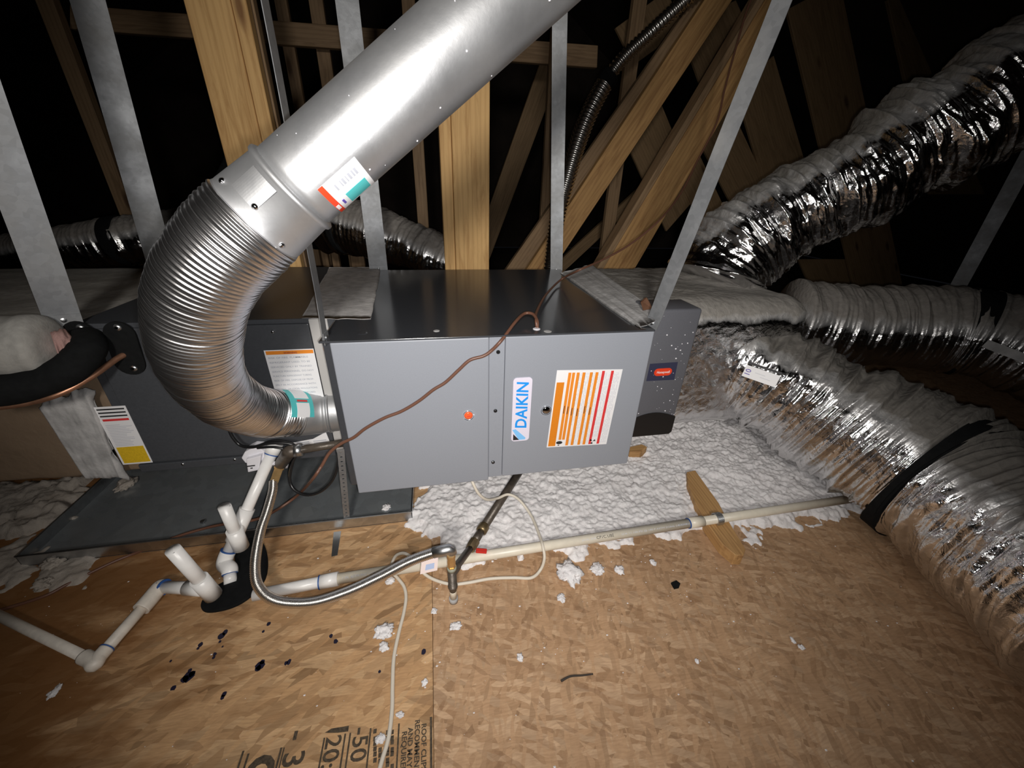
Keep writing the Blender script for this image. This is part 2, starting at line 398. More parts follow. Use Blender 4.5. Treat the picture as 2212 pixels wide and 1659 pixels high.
def text_on(pl, body, x, y, size, dx=(1, 0), h=0.0006, fit=None, **kw):
    """dx = reading direction within the plane (unit)"""
    V, F = textg(body, size, **kw)
    if fit: V[:, 0] *= fit/max(1e-6, V[:, 0].max()-V[:, 0].min())
    ux = np.array(dx, float); uy = np.array((-ux[1], ux[0]))
    q = np.array([x, y])+V[:, :1]*ux+V[:, 1:2]*uy
    return np.array([pl.p(a, b, h) for a, b in q]), F

def grainbox(a, b, axis):
    V, F = bbox(a, b, 0.003, 1); o = [axis]+[k for k in range(3) if k != axis]
    return V, F, V[:, o]+np.array(a)*1.7+RNG.random(3)*9
def board(name, pts, thick, mat, label, cat, group=None, seedoff=None, kind=None):
    """plank: 4 front corners pts (a0,a1 = one end, b1,b0 = other end), pushed back by thick (vector)"""
    P = np.array(pts, float); V, F = prism(P, thick)
    d = (P[2]+P[3]-P[0]-P[1]); d /= np.linalg.norm(d); t = np.array(thick)/np.linalg.norm(thick); s = np.cross(d, t)
    g = np.stack([V@d, V@s, V@t], 1)+RNG.random(3)*9
    V, F = bevg_keep(V, F)
    g = np.stack([V@d, V@s, V@t], 1)+RNG.random(3)*9
    o = mk(name, V, F, mat, None, False, g)
    return tag(o, label, cat, group, kind)
def bevg_keep(V, F): return bevg(V, F, 0.003, 1)

# ================================================================== the attic shell
def plain(name, V, F, mat, kind='structure', parent=None):
    o = mk(name, V, F, mat, parent); o['kind'] = kind; return o
XL, XR, YF, YB, RZ = -7.2, 7.8, -3.4, 7.0, 5.2
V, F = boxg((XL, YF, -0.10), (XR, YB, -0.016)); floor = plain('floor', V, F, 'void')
SEAM = 0.2035
for nm, (x0, x1, y0, y1), mt in (('osb_sheet', (-2.24, SEAM-0.0005, -1.6, 0.98), 'osb_left'), ('osb_sheet', (SEAM+0.0005, 2.64, -1.6, 0.98), 'osb_right'),
                                 ('osb_sheet', (-2.24, SEAM-0.0005, -3.3, -1.603), 'osb_right'), ('osb_sheet', (SEAM+0.0005, 2.64, -3.3, -1.603), 'osb_left'),
                                 ('osb_sheet', (-2.24, 2.64, 0.983, 2.2), 'osb_right'), ('osb_sheet', (2.643, 5.0, -3.3, 2.2), 'osb_right')):
    V, F = bbox((x0, y0, -0.016), (x1, y1, 0.0), 0.0007, 1)
    s = mk(nm, V, F, mt, floor)
    if mt == 'osb_left' and y0 == -1.6: SHEET = s
RX = 0.3
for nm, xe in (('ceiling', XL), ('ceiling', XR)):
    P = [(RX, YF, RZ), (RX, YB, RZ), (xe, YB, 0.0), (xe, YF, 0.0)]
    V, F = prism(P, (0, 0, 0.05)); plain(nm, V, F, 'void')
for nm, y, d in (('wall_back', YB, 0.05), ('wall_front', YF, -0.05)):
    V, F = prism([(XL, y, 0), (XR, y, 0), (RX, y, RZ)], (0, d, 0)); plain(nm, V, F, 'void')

# ------------------------------------------------------------------ stamped print on the left OSB sheet (reads towards the viewer)
fp = Plane((0, 0, 0), (1, 0, 0), (0, 1, 0), (0, 0, 1))
def stamp(parts):
    V, F = join(parts); return mk('stamped_print', V, F, 'stamp_ink', SHEET)
def fx(x, y): q = atZ(x, y, 0.0); return q[0], q[1]
parts = []
def sline(xa, ya, xb, yb, w=0.0035):
    a = np.array(fx(xa, ya)); b = np.array(fx(xb, yb)); b = a+(b-a)*1.9
    parts.append(fp.rect(a[0]-w/2, b[1], a[0]+w/2, a[1], 0.0001, 0.0006))
def stext(body, x, y, size, bold=0.0, fit=None):
    q = fx(x, y); parts.append(text_on(fp, body, q[0], q[1], size, (0, -1), 0.0007, fit, bold=bold))
sline(931, 1549, 930, 1659, 0.005); sline(862, 1563, 858, 1659); sline(801, 1573, 795, 1659)
sline(757, 1583, 752, 1659); sline(746, 1585, 738, 1659); sline(701, 1594, 690, 1659)
sline(608, 1615, 592, 1659, 0.004); sline(614, 1615, 600, 1659, 0.0025); sline(526, 1622, 521, 1659, 0.004); sline(537, 1628, 530, 1659, 0.004)
stext('ROOF CLIPS', 911, 1564, 0.0150, 0.0004); stext('RECOMMENDED', 897, 1556, 0.0150, 0.0004)
stext('AND MAY BE', 882, 1573, 0.0150, 0.0004); stext('REQUIRED', 869, 1581, 0.0150, 0.0004)
stext('-50', 766, 1573, 0.046, 0.0006); stext('20:', 706, 1592, 0.046, 0.0006); stext('- 3', 627, 1580, 0.060, 0.0008)
stext('O', 543, 1637, 0.072, 0.0034)
rr = random.Random(3)
for cx in (848, 838, 822, 811):                       # worn, unreadable lines: short dashes
    for k in range(7):
        if rr.random() < 0.8:
            q = fx(cx, 1574+k*12+rr.random()*5); parts.append(fp.rect(q[0]-0.004, q[1]-0.008, q[0]+0.003, q[1], 0.0001, 0.0006))
q = [fx(*p) for p in ((702, 1583), (716, 1574), (748, 1569), (754, 1568), (752, 1580), (730, 1583))]
parts.append(fp.poly(q, 0.0001, 0.0006))
stamp(parts)
# ink spatters on the same sheet
parts = []
for px, py, r in ((408, 1462, 10), (399, 1467, 7), (415, 1455, 6), (410, 1449, 4), (375, 1486, 5), (369, 1428, 2.5), (562, 1437, 9), (558, 1444, 6), (567, 1430, 5),
                  (479, 1373, 7), (487, 1366, 6), (433, 1393, 5), (464, 1413, 4), (462, 1420, 3.5), (475, 1386, 3), (428, 1401, 3), (481, 1397, 2), (580, 1348, 4.5),
                  (569, 1364, 3), (624, 1430, 5), (618, 1432, 4), (715, 1374, 4), (725, 1386, 5), (484, 1500, 5), (481, 1506, 4), (820, 1451, 3), (915, 1408, 6)):
    q = fx(px, py); s = r/930.0
    pts = [(q[0]+s*(0.75+0.5*rr.random())*math.cos(a)*1.05, q[1]+s*(0.75+0.5*rr.random())*math.sin(a)*1.2) for a in np.linspace(0, 2*math.pi, 9)[:-1]]
    parts.append(fp.poly(pts, 0.0001, 0.0007))
V, F = join(parts); mk('ink_spatter', V, F, simple('dark_blue_ink_spatter', (0.012, 0.010, 0.03), 0.5), SHEET)

# ------------------------------------------------------------------ framing lumber behind
def post(px0, px1, pyref, Yf, depth, mat, label, cat='post', group=None, name='wooden_post', z0=0.0, z1=None):
    x0 = atY(px0, pyref, Yf)[0]; x1 = atY(px1, pyref, Yf)[0]
    zt = RZ-max(abs(x0-RX), abs(x1-RX))*RZ/7.5-0.25 if z1 is None else z1
    V, F, g = grainbox((x0, Yf, z0), (x1, Yf+depth, zt), 2)
    return tag(mk(name, V, F, mat, None, False, g), label, cat, group)
post(483, 570, 330, 1.13, 0.05, 'post_wood', 'wide yellow pine post plank behind the curved metal vent, left of its pair')
post(571.5, 600, 330, 1.13, 0.05, 'post_wood', 'narrow pine post plank pressed against the wide post behind the vent')
post(602, 613, 330, 1.20, 0.05, 'old_wood', 'dark thin edge board right of the wide pine post')
post(956, 980, 450, 1.18, 0.16, 'post_wood', 'cracked narrow pine stud behind the furnace, left half of the middle post')
post(981, 1057, 450, 1.17, 0.045, 'post_wood', 'wide knotty pine stud behind the furnace, right half of the middle post')
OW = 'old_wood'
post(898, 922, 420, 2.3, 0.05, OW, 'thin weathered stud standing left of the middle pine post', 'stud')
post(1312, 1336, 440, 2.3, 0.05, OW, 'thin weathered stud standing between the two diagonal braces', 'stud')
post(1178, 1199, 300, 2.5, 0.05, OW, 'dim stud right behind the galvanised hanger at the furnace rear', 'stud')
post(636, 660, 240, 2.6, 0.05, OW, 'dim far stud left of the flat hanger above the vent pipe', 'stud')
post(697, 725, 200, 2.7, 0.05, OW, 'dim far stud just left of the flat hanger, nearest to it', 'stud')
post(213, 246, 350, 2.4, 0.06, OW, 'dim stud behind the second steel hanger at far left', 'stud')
for i, (a, b, lb) in enumerate(((668, 690, 'leftmost'), (694, 708, 'second from left'), (716, 731, 'third from left'), (757, 786, 'rightmost'))):
    post(a, b, 555, 2.25, 0.05, OW, 'short web stub under the silver duct behind the furnace, %s of four' % lb, 'stud', 'short stubs under the rear duct', 'truss_web', 0.0, 0.86)
def brace(px, Yf, thick, mat, label, cat='brace', name='diagonal_brace', thk=None):
    return board(name, [atY(x, y, Yf) for x, y in px], (0, thick, 0) if thk is None else thk, mat, label, cat)
brace([(1088, 590), (1128, 590), (1580, -60), (1540, -60)], 1.9, 0.05, OW, 'dull diagonal brace crossing behind the corrugated flue hose, the upper of the pair')
brace([(1126, 600), (1182, 600), (1622, -60), (1562, -60)], 1.75, 0.05, 'brace_wood', 'long diagonal brace in front of the dull one, the lower of the pair')
brace([(1298, 590), (1366, 590), (1745, -60), (1690, -60)], 1.45, 0.045, 'brace_wood', 'bright orange pine diagonal brace with the brown wire running over it')
brace([(1284, 590), (1298, 590), (1688, -60), (1672, -60)], 1.45, 0.10, OW, 'grey weathered edge board alongside the bright diagonal brace')
brace([(150, 10), (150, 62), (1290, 146), (1292, 98)], 2.55, 0.05, OW, 'horizontal collar tie crossing the dark attic behind the vent pipe', 'beam', 'collar_tie')
brace([(1010, 580), (1050, 580), (1215, 140), (1165, 140)], 3.4, 0.05, 'deck_wood', 'very dark slanting web right of the middle pine post')
brace([(1180, 590), (1215, 590), (1440, 380), (1410, 380)], 3.0, 0.05, 'deck_wood', 'dark low slanting web between the braces')
boards = [([(1701, 20), (1815, -40), (1955, 640), (1850, 640)], 'first wide brown roof board right of the slanted steel hanger'),
          ([(1918, 0), (2150, -60), (2290, 420), (2010, 420)], 'broad dark brown roof board at upper right above the foil duct'),
          ([(1590, 190), (1672, 120), (1760, 420), (1668, 460)], 'brown roof board just behind the slanted steel hanger'),
          ([(1478, 240), (1560, 190), (1690, 470), (1610, 500)], 'brown roof board between the bright brace and the slanted hanger'),
          ([(1440, 330), (1472, 250), (1580, 480), (1550, 560)], 'narrow roof board in the gap below the bright brace'),
          ([(1350, 300), (1425, 215), (1510, 420), (1440, 500)], 'brown roof board between the two bright braces'),
          ([(1470, 60), (1590, 0), (1640, 110), (1520, 200)], 'brown roof board at the top between brace and slanted hanger'),
          ([(1725, 560), (1860, 560), (1890, 640), (1760, 640)], 'short brown board below the upper foil duct'),
          ([(1330, 60), (1440, -20), (1480, 60), (1370, 140)], 'dim board at the top behind the corrugated flue hose')]
for i, (p, lb) in enumerate(boards):
    board('roof_board', [atY(x, y, 2.62+0.012*i) for x, y in p], (0, 0.03, 0), 'deck_wood', lb, 'board', 'roof boards at the right')

# ------------------------------------------------------------------ furnace
FX0, FX1, FZ0, FZ1 = -0.024, 0.876, 0.250, 0.728
fu = thing('gas_furnace', (0.43, 0.45, 0.25), 'large grey horizontal gas furnace hung on steel straps in the middle', 'furnace')
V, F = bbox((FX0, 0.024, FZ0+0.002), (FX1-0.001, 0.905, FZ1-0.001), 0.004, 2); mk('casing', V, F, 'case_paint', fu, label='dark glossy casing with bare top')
V, F = bbox((0.0, 0.0, FZ0-0.012), (0.397, 0.0245, FZ1-0.003), 0.004, 3); ld = mk('door', V, F, 'door_paint', fu, label='plain left door with an orange sight glass')
V, F = bbox((0.441, 0.0, FZ0-0.002), (FX1, 0.0245, FZ1-0.003), 0.004, 3); rd = mk('door', V, F, 'door_paint', fu, label='right door with badge and striped warning label')
V, F = bbox((0.3975, 0.005, FZ0-0.004), (0.4405, 0.0245, FZ1-0.004), 0.0015, 2); cs = mk('centre_strip', V, F, 'door_paint', fu)
for px, py in ((1076, 760), (1070, 887), (1065, 998)):
    q = atY(px, py, 0.005); V, F = tubeg(np.array([q+(0, 0.002, 0), q+(0, -0.003, 0), q+(0, -0.005, 0)]), [0.0055, 0.0055, 0.003], 12)
    mk('screw', V, F, 'black_plastic', cs)
# top lip of the casing above the doors
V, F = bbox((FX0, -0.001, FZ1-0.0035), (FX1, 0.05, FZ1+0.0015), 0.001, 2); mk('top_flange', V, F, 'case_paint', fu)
# sight glasses
for (px, py), lm, par in (((1012, 897), 'amber_lens', ld), ((1180, 886), 'dark_lens', rd)):
    q = atY(px, py, 0.0); n = np.array((0, -1, 0))
    V, F = tubeg(np.array([q-n*0.002, q+n*0.003, q+n*0.0045, q+n*0.003, q+n*0.001]), [0.0155, 0.0155, 0.0145, 0.0125, 0.0125], 28, True); mk('sight_ring', V, F, 'chrome', par, True)
    V, F = tubeg(np.array([q+n*0.001, q+n*0.003, q+n*0.0048, q+n*0.0056]), [0.0125, 0.0122, 0.008, 0.001], 28); mk('sight_glass', V, F, lm, par, True)
    if lm == 'amber_lens':
        dp = Plane(q, (1, 0, 0), (0, 0, 1), (0, -1, 0)); V, F = dp.rect(-0.005, -0.001, 0.005, 0.001, 0.0056, 0.0062); mk('sight_slot', V, F, 'red_ink', par)
# small white plugs and wire grommet on the top, latch tab
def disc(name, px, py, r, h, mat, par):
    q = atZ(px, py, FZ1); V, F = tubeg(np.array([q, q+(0, 0, h*0.7), q+(0, 0, h)]), [r, r, r*0.7], 20); return mk(name, V, F, mat, par)
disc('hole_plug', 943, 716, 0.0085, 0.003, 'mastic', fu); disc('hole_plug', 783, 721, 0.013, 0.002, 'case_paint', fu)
disc('wire_grommet', 1159, 712, 0.0105, 0.004, 'white_plastic', fu); disc('hole_plug', 1183, 717, 0.011, 0.0025, 'mastic', fu)
# maker's badge: DAIKIN reading upwards
tl, tr, bl = atY(1113, 815, 0), atY(1152.5, 815, 0), atY(1104, 952, 0)
x0, x1, z0, z1 = 0.4660, 0.5215, 0.3835, 0.6010
bp = Plane((x0, 0, z0), (1, 0, 0), (0, 0, 1), (0, -1, 0)); bw, bh = x1-x0, z1-z0
V, F = bp.round(0, 0, bw, bh, 0.011, 0, 0.0022); badge = mk('maker_badge', V, F, 'lilac_paper', rd)
V, F = text_on(bp, 'DAIKIN', bw*0.80, bh*0.205, 0.049, (0, 1), 0.0027, 0.158, bold=0.0011, shear=0.10)
mk('badge_lettering', V, F, 'blue_ink', badge)
V, F = bp.poly([(bw*0.04, bh*0.195), (bw*0.22, bh*0.205), (bw*0.80, bh*0.05), (bw*0.78, bh*0.022), (bw*0.42, bh*0.022)], 0.0022, 0.0027); mk('badge_emblem', V, F, 'pale_blue', badge)
V, F = bp.poly([(bw*0.10, bh*0.022), (bw*0.44, bh*0.022), (bw*0.10, bh*0.125)], 0.0022, 0.0030); mk('badge_emblem', V, F, 'black_ink', badge)
# striped warning label, printed sideways
wx0, wx1, wz0, wz1 = 0.5880, 0.7915, 0.3440, 0.6140
wp = Plane((wx0-0.006, 0, wz0+0.004), (0.9990, 0, -0.040), (0.040, 0, 0.9990), (0, -1, 0)); ww, wh = wx1-wx0, wz1-wz0
V, F = wp.rect(0, 0, ww, wh, 0, 0.0008); wl_ = mk('warning_label', V, F, 'white_paper', rd)
h0, h1 = 0.0008, 0.0012
V, F = wp.rect(ww*0.02, wh*0.015, ww*0.135, wh*0.855, h0, h1); mk('label_header', V, F, 'amber_ink', wl_)
rr = random.Random(5)
def bar(name, fxa, fxb, y0, y1, mat): 
    V, F = wp.rect(ww*fxa, wh*y0, ww*fxb, wh*y1, h0, h1); return mk(name, V, F, mat, wl_)
for a, y0 in ((0.175, 0.10), (0.232, 0.10), (0.300, 0.015), (0.388, 0.015), (0.500, 0.015), (0.587, 0.015)):
    bar('orange_rule', a, a+0.044, y0, 0.97, 'orange_ink')
for a in (0.685, 0.825): bar('red_rule', a, a+0.042, 0.015, 0.985, 'red_ink')
class _Pic(list):
    def append(s, g): mk('label_pictogram' if len(s) > 5 else 'label_pointer', g[0], g[1], 'black_ink', wl_); list.append(s, g)
pr = _Pic()
for a, y in ((0.19, 0.46), (0.247, 0.45), (0.315, 0.43), (0.403, 0.42), (0.515, 0.45), (0.602, 0.43)):
    pr.append(wp.rect(ww*(a-0.004), wh*y, ww*(a+0.006), wh*(y+0.10), h1, h1+0.0003))
# pictograms: flame-guard mark and fan
pr.append(wp.poly([(ww*0.185+ww*0.052*math.cos(t)*1.0+ww*0.01, wh*0.060+wh*0.022*math.sin(t)) for t in np.linspace(0, 2*math.pi, 13)[:-1]], h0, h1))
pr.append(wp.rect(ww*0.175, wh*0.018, ww*0.20, wh*0.030, h0, h1))
for k in range(3):
    a = k*2.094+0.4; cx, cy = ww*0.745, wh*0.055
    pr.append(wp.poly([(cx+0.001*math.cos(a), cy+0.001*math.sin(a)), (cx+0.011*math.cos(a+0.35), cy+0.011*math.sin(a+0.35)), (cx+0.011*math.cos(a-0.4), cy+0.011*math.sin(a-0.4))], h0, h1))
pr = []
for a, b in ((0.335, 0.385), (0.423, 0.495), (0.535, 0.582), (0.625, 0.68), (0.72, 0.82), (0.86, 0.975)):
    n = max(1, int((b-a)*ww/0.0046))
    for k in range(n):
        x = a+(b-a)*(k+0.3)/n; y = 0.03 if not (0.72 <= x < 0.82 and True) else 0.12
        while y < 0.96:
            l = 0.02+rr.random()*0.08
            if rr.random() < 0.86: pr.append(wp.rect(ww*x, wh*y, ww*x+0.0017, wh*min(0.965, y+l), h0, h1))
            y += l+0.012
V, F = join(pr); mk('label_print', V, F, 'faint_ink', wl_)

# ------------------------------------------------------------------ evaporator coil cabinet
cc = thing('coil_cabinet', (-0.35, 0.6, 0.25), 'dark evaporator coil cabinet left of the furnace behind the curved vent', 'cabinet')
CX0, CX1, CY, CZ0, CZ1 = -0.672, -0.028, 0.200, 0.252, 0.7265
V, F = bbox((CX0, CY, CZ0), (CX1, 0.985, CZ1), 0.003, 2); mk('casing', V, F, 'coil_paint', cc)
V, F = bbox((CX0+0.03, CY-0.010, CZ0+0.03), (atY(677.5, 756, CY-0.010)[0], CY+0.002, CZ1-0.012), 0.003, 2); fpn = mk('front_panel', V, F, 'coil_paint', cc)
V, F = bbox((CX0, CY-0.012, CZ0-0.004), (-0.10, CY+0.002, CZ0+0.024), 0.003, 2); mk('base_rail', V, F, 'coil_paint', cc)
FLX = atY(679.5, 756, CY-0.006)[0]; V, F = bbox((FLX, CY-0.006, CZ0), (FLX+0.05, CY+0.002, CZ1), 0.002, 2); mk('end_flange', V, F, simple('bare_zinc_flange', (0.50, 0.49, 0.48), 0.5, 0.1), cc, label='pale bare metal flange')
PY = CY-0.010
def capsule(px0, py0, px1, py1, r, name, par, mat):
    a = atY(px0, py0, PY); b = atY(px1, py1, PY); pl = Plane((0, PY, 0), (1, 0, 0), (0, 0, 1), (0, -1, 0))
    an = math.atan2(b[2]-a[2], b[0]-a[0]); pts = [(b[0]+r*math.cos(an-1.5708+t), b[2]+r*math.sin(an-1.5708+t)) for t in np.linspace(0, math.pi, 12)]
    pts += [(a[0]+r*math.cos(an+1.5708+t), a[2]+r*math.sin(an+1.5708+t)) for t in np.linspace(0, math.pi, 12)]
    V, F = pl.poly(pts, 0, 0.006); return mk(name, V, F, mat, par), pl
def zscrew(px, py, par, yy, r=0.0095):
    q = atY(px, py, yy); n = np.array((0, -1, 0)); V, F = tubeg(np.array([q, q+n*0.002, q+n*0.006, q+n*0.006, q+n*0.004]), [r, r, r*0.72, r*0.35, r*0.3], 14); mk('screw', V, F, 'galv', par, True)
pl1, _ = capsule(262, 722, 282, 782, 0.036, 'slot_cover', cc, 'black_rubber'); zscrew(255, 707, pl1, PY-0.006); zscrew(290, 795, pl1, PY-0.006)
pl2, _ = capsule(176, 722, 196, 782, 0.036, 'slot_cover', cc, 'black_rubber'); zscrew(175, 708, pl2, PY-0.006)
for px, py in ((322, 703), (590, 716), (396, 1001), (508, 991)): zscrew(px, py, fpn, PY, 0.005)
# warning sheet with orange header
cp = quadplane(atY(569, 757, PY), atY(676, 752, PY), atY(592, 850, PY), (0, -1, 0))
a0 = atY(569.5, 757, PY); a1 = atY(677, 752, PY); b0 = atY(601, 878, PY)
cp = Plane((a0[0], PY, b0[2]), (a1[0]-a0[0], 0, 0), (0, 0, a0[2]-b0[2]), (0, -1, 0)); CW, CH = a1[0]-a0[0], a0[2]-b0[2]
V, F = cp.rect(0, 0, 1, 1, 0, 0.0008); sheet = mk('warning_sheet', V, F, 'white_paper', fpn)
V, F = cp.rect(0.03, 0.925, 0.985, 0.985, 0.0008, 0.0012); mk('sheet_header', V, F, 'orange_ink', sheet)
tp = Plane(cp.o, (1, 0, 0), (0, 0, 1), (0, -1, 0)); parts = []
parts.append(text_on(tp, 'WARNING', CW*0.38, CH*0.935, 0.0075, h=0.0014, bold=0.0002))
V, F = join(parts); mk('sheet_lettering', V, F, simple('dark_red_print', (0.30, 0.03, 0.02), 0.6), sheet)
parts = []
rows = ['LEAK DETECTION SYSTEM', 'INSTALLED. UNIT MUST BE', 'POWERED EXCEPT FOR SERVICE', 'SERVICE PERSONNEL. DO NOT', 'PUNCTURE REFRIGERANT TUBING.',
        'RISK OF FIRE. DISPOSE OF PROP-', 'ERLY IN ACCORDANCE WITH', 'FEDERAL OR LOCAL REGULATIONS.', 'FLAMMABLE REFRIGERANT USED.', 'RISK OF FIRE. AUXILIARY DEVICES', 'WHICH MAY BE IGNITION SOURCES']
rows[0] = 'RISK OF FIRE. FLAMMABLE'; rows[1] = 'REFRIGERANT USED. TO BE'; rows[2] = 'SERVICED ONLY BY TRAINED'
for i, rw in enumerate(rows):
    parts.append(text_on(tp, rw, CW*0.05, CH*(0.855-i*0.079), 0.0078, h=0.0010, fit=CW*(0.80+0.02*(i % 4)), bold=0.0001))
V, F = join(parts); mk('sheet_lettering', V, F, 'grey_ink', sheet)
# tall label with yellow foot
a0 = atY(200, 880, PY); a1 = atY(271.5, 878, PY); b0 = atY(263, 1004, PY)
yp = Plane((a0[0], PY, b0[2]), (a1[0]-a0[0], 0, 0), (0, 0, a0[2]-b0[2]), (0, -1, 0))
V, F = yp.rect(0, 0, 1, 1, 0, 0.0008); yl = mk('caution_label', V, F, 'white_paper', fpn)
V, F = yp.rect(0.07, 0.025, 0.95, 0.315, 0.0008, 0.0012); mk('yellow_panel', V, F, 'yellow_ink', yl)
V, F = join([yp.rect(0.08, y, 0.93, y+0.022, 0.0008, 0.0012) for y in (0.945, 0.89, 0.835)]); mk('black_rule', V, F, 'black_ink', yl)
V, F = yp.rect(0.10, 0.765, 0.92, 0.80, 0.0008, 0.0012); mk('red_rule', V, F, 'red_ink', yl)
V, F = join([yp.rect(0.10, 0.34+k*0.027, 0.55+0.37*rr.random(), 0.352+k*0.027, 0.0008, 0.0011) for k in range(14)]); mk('fine_print', V, F, 'faint_ink', yl)
# lower white strip label under the vent
a0 = atY(622, 958, PY); b0 = atY(640, 968, PY)
sp = Plane((0, PY, 0), (1, 0, 0), (0, 0, 1), (0, -1, 0))
def poly_on(pts, Yp, h0, h1):
    pl = Plane((0, Yp, 0), (1, 0, 0), (0, 0, 1), (0, -1, 0)); q = [atY(x, y, Yp) for x, y in pts]; return pl.poly([(a[0], a[2]) for a in q], h0, h1)
V, F = poly_on([(622, 958), (676, 948), (704, 933), (716, 963), (646, 969)], PY, 0, 0.0008); rl = mk('rating_label', V, F, 'white_paper', fpn)
V, F = join([poly_on([(641+k*1, 956+k*4), (668+k, 953+k*4), (668+k, 954.5+k*4), (641+k, 957.5+k*4)], PY, 0.0008, 0.0011) for k in range(3)]+
            [poly_on([(677+k*1, 952+k*4), (705+k, 949+k*4), (705+k, 950.5+k*4), (677+k, 953.5+k*4)], PY, 0.0008, 0.0011) for k in range(3)]); mk('fine_print', V, F, 'grey_ink', rl)

# crumpled tape and mastic patches
def sheetg(pts, n, m, amp, seed, h=0.002, scale=(7, 7), nor=(0, 0, 1), jag=0.02):
    """bilinear patch from 4 corners with crumple relief and a little thickness"""
    a, b, c, d = (np.array(p, float) for p in pts); nor = np.array(nor, float)
    u = np.linspace(0, 1, n)[:, None, None]; v = np.linspace(0, 1, m)[None, :, None]
    S = (a*(1-u)+b*u)*(1-v)+(d*(1-u)+c*u)*v
    z = fbm1((n, m), seed, [(scale[0], scale[1], 1.0, 0), (scale[0]*3, scale[1]*3, 0.5, 0)])
    jit = fbm1((n, m), seed+1, [(6, 6, 1, 0), (14, 14, .6, 0)])[..., None]
    edge = np.zeros((n, m, 1)); edge[0] = 1; edge[-1] = 1; edge[:, 0] = 1; edge[:, -1] = 1
    S = S+edge*jit*jag*(np.array(b)-np.array(a)+np.array(d)-np.array(a))
    top = S+nor*(h+amp*z[..., None]*0.5+amp*0.5); top = top*(1-edge)+(S+nor*h*0.3)*edge
    V = np.concatenate([top.reshape(-1, 3), (S-nor*0.0005).reshape(-1, 3)]); k = n*m
    F = [(i*m+j, (i+1)*m+j, (i+1)*m+j+1, i*m+j+1) for i in range(n-1) for j in range(m-1)]
    fl = np.array(F); q = V[fl[0]]; flip = np.cross(q[1]-q[0], q[2]-q[0])@nor < 0
    B = [tuple(x+k for x in f) for f in F]
    if flip: F = [f[::-1] for f in F]
    else: B = [f[::-1] for f in B]
    rim = [j for j in range(m)]+[i*m+m-1 for i in range(1, n)]+[(n-1)*m+j for j in range(m-2, -1, -1)]+[i*m for i in range(n-2, 0, -1)]
    R = [(rim[i], rim[(i+1) % len(rim)], rim[(i+1) % len(rim)]+k, rim[i]+k) for i in range(len(rim))]
    return V, F+B+R
V, F = sheetg([atZ(711, 578, FZ1), atZ(822, 577, FZ1), atZ(801, 689, FZ1), atZ(652, 688, CZ1)], 30, 30, 0.004, 11)
tag(mk('foil_tape_patch', V, F, 'tape', None, True), 'dusty grey foil tape sealing coil cabinet to furnace top', 'tape')
V, F = sheetg([atZ(1210, 590, FZ1), atZ(1275, 572, 0.748), atZ(1430, 684, 0.748), atZ(1380, 711, FZ1)], 44, 18, 0.008, 12, 0.003, (10, 4))
tag(mk('mastic_seam', V, F, 'mastic', None, True), 'thick grey mastic seam along the right end of the furnace top', 'sealant')
V, F = sheetg([atY(88, 868, CY), atY(196, 836, CY), atY(272, 1030, CY), atY(196, 1031, CY)], 40, 26, 0.007, 14, 0.014, (6, 4), (0, -1, 0), 0.10)
tag(mk('mastic_seam', V, F, 'mastic', None, True), 'smeared grey mastic joint left of the yellow caution label', 'sealant')

# ------------------------------------------------------------------ drain pan under the coil
pn = thing('drain_pan', (-0.44, 0.5, 0.0), 'shallow galvanised drain pan on the OSB under the coil cabinet', 'drain pan')
px0, px1, py0, py1, ph = -1.022, 0.137, 0.098, 0.80, 0.044
V, F = boxg((px0, py0, 0.0015), (px1, py1, 0.004)); mk('pan_bottom', V, F, 'galv_pan', pn)
for a, b in (((px0, py0, 0.0015), (px1, py0+0.003, ph)), ((px0, py1-0.003, 0.0015), (px1, py1, ph)), ((px0, py0, 0.0015), (px0+0.003, py1, ph)), ((px1-0.003, py0, 0.0015), (px1, py1, ph))):
    V, F = bbox(a, b, 0.0008, 1); mk('pan_side', V, F, 'galv_pan' if a[1] > py0+0.01 or a[0] != px0 else 'galv', pn)
V, F = join([tubeg(np.array([(px0, py0+0.001, ph), (px1, py0+0.001, ph)]), 0.0028, 8), tubeg(np.array([(px1-0.001, py0, ph), (px1-0.001, py1, ph)]), 0.0028, 8), tubeg(np.array([(px0+0.001, py0, ph), (px0+0.001, py1, ph)]), 0.0028, 8)])
mk('hemmed_rim', V, F, 'galv', pn)

# ------------------------------------------------------------------ crumpled foil boxes (plenums)
from mathutils import noise as mnoise
def crumple_box(a, b, cuts, amp, sc, bev=0.02, seed=0.0):
    V, F = bbox(a, b, bev, 3)
    bm = bmesh.new(); vs = [bm.verts.new(tuple(v)) for v in V]
    for f in F: bm.faces.new([vs[i] for i in f])
    bmesh.ops.recalc_face_normals(bm, faces=bm.faces)
    big = [e for e in bm.edges if e.calc_length() > 0.1]
    bmesh.ops.subdivide_edges(bm, edges=big, cuts=cuts, use_grid_fill=True)
    bmesh.ops.triangulate(bm, faces=[f for f in bm.faces if len(f.verts) > 4])
    bm.normal_update()
    mv = []
    for v in bm.verts:
        p = v.co*sc+Vector((seed, seed*0.7, 0)); d = mnoise.fractal(p, 0.7, 2.1, 4)+0.6*abs(mnoise.noise(p*2.3))
        mv.append(v.co+v.normal*(amp*d))
    for v, c in zip(bm.verts, mv): v.co = c
    bm.verts.index_update(); r = np.array([v.co[:] for v in bm.verts]), [tuple(v.index for v in f.verts) for f in bm.faces]
    bm.free(); return r

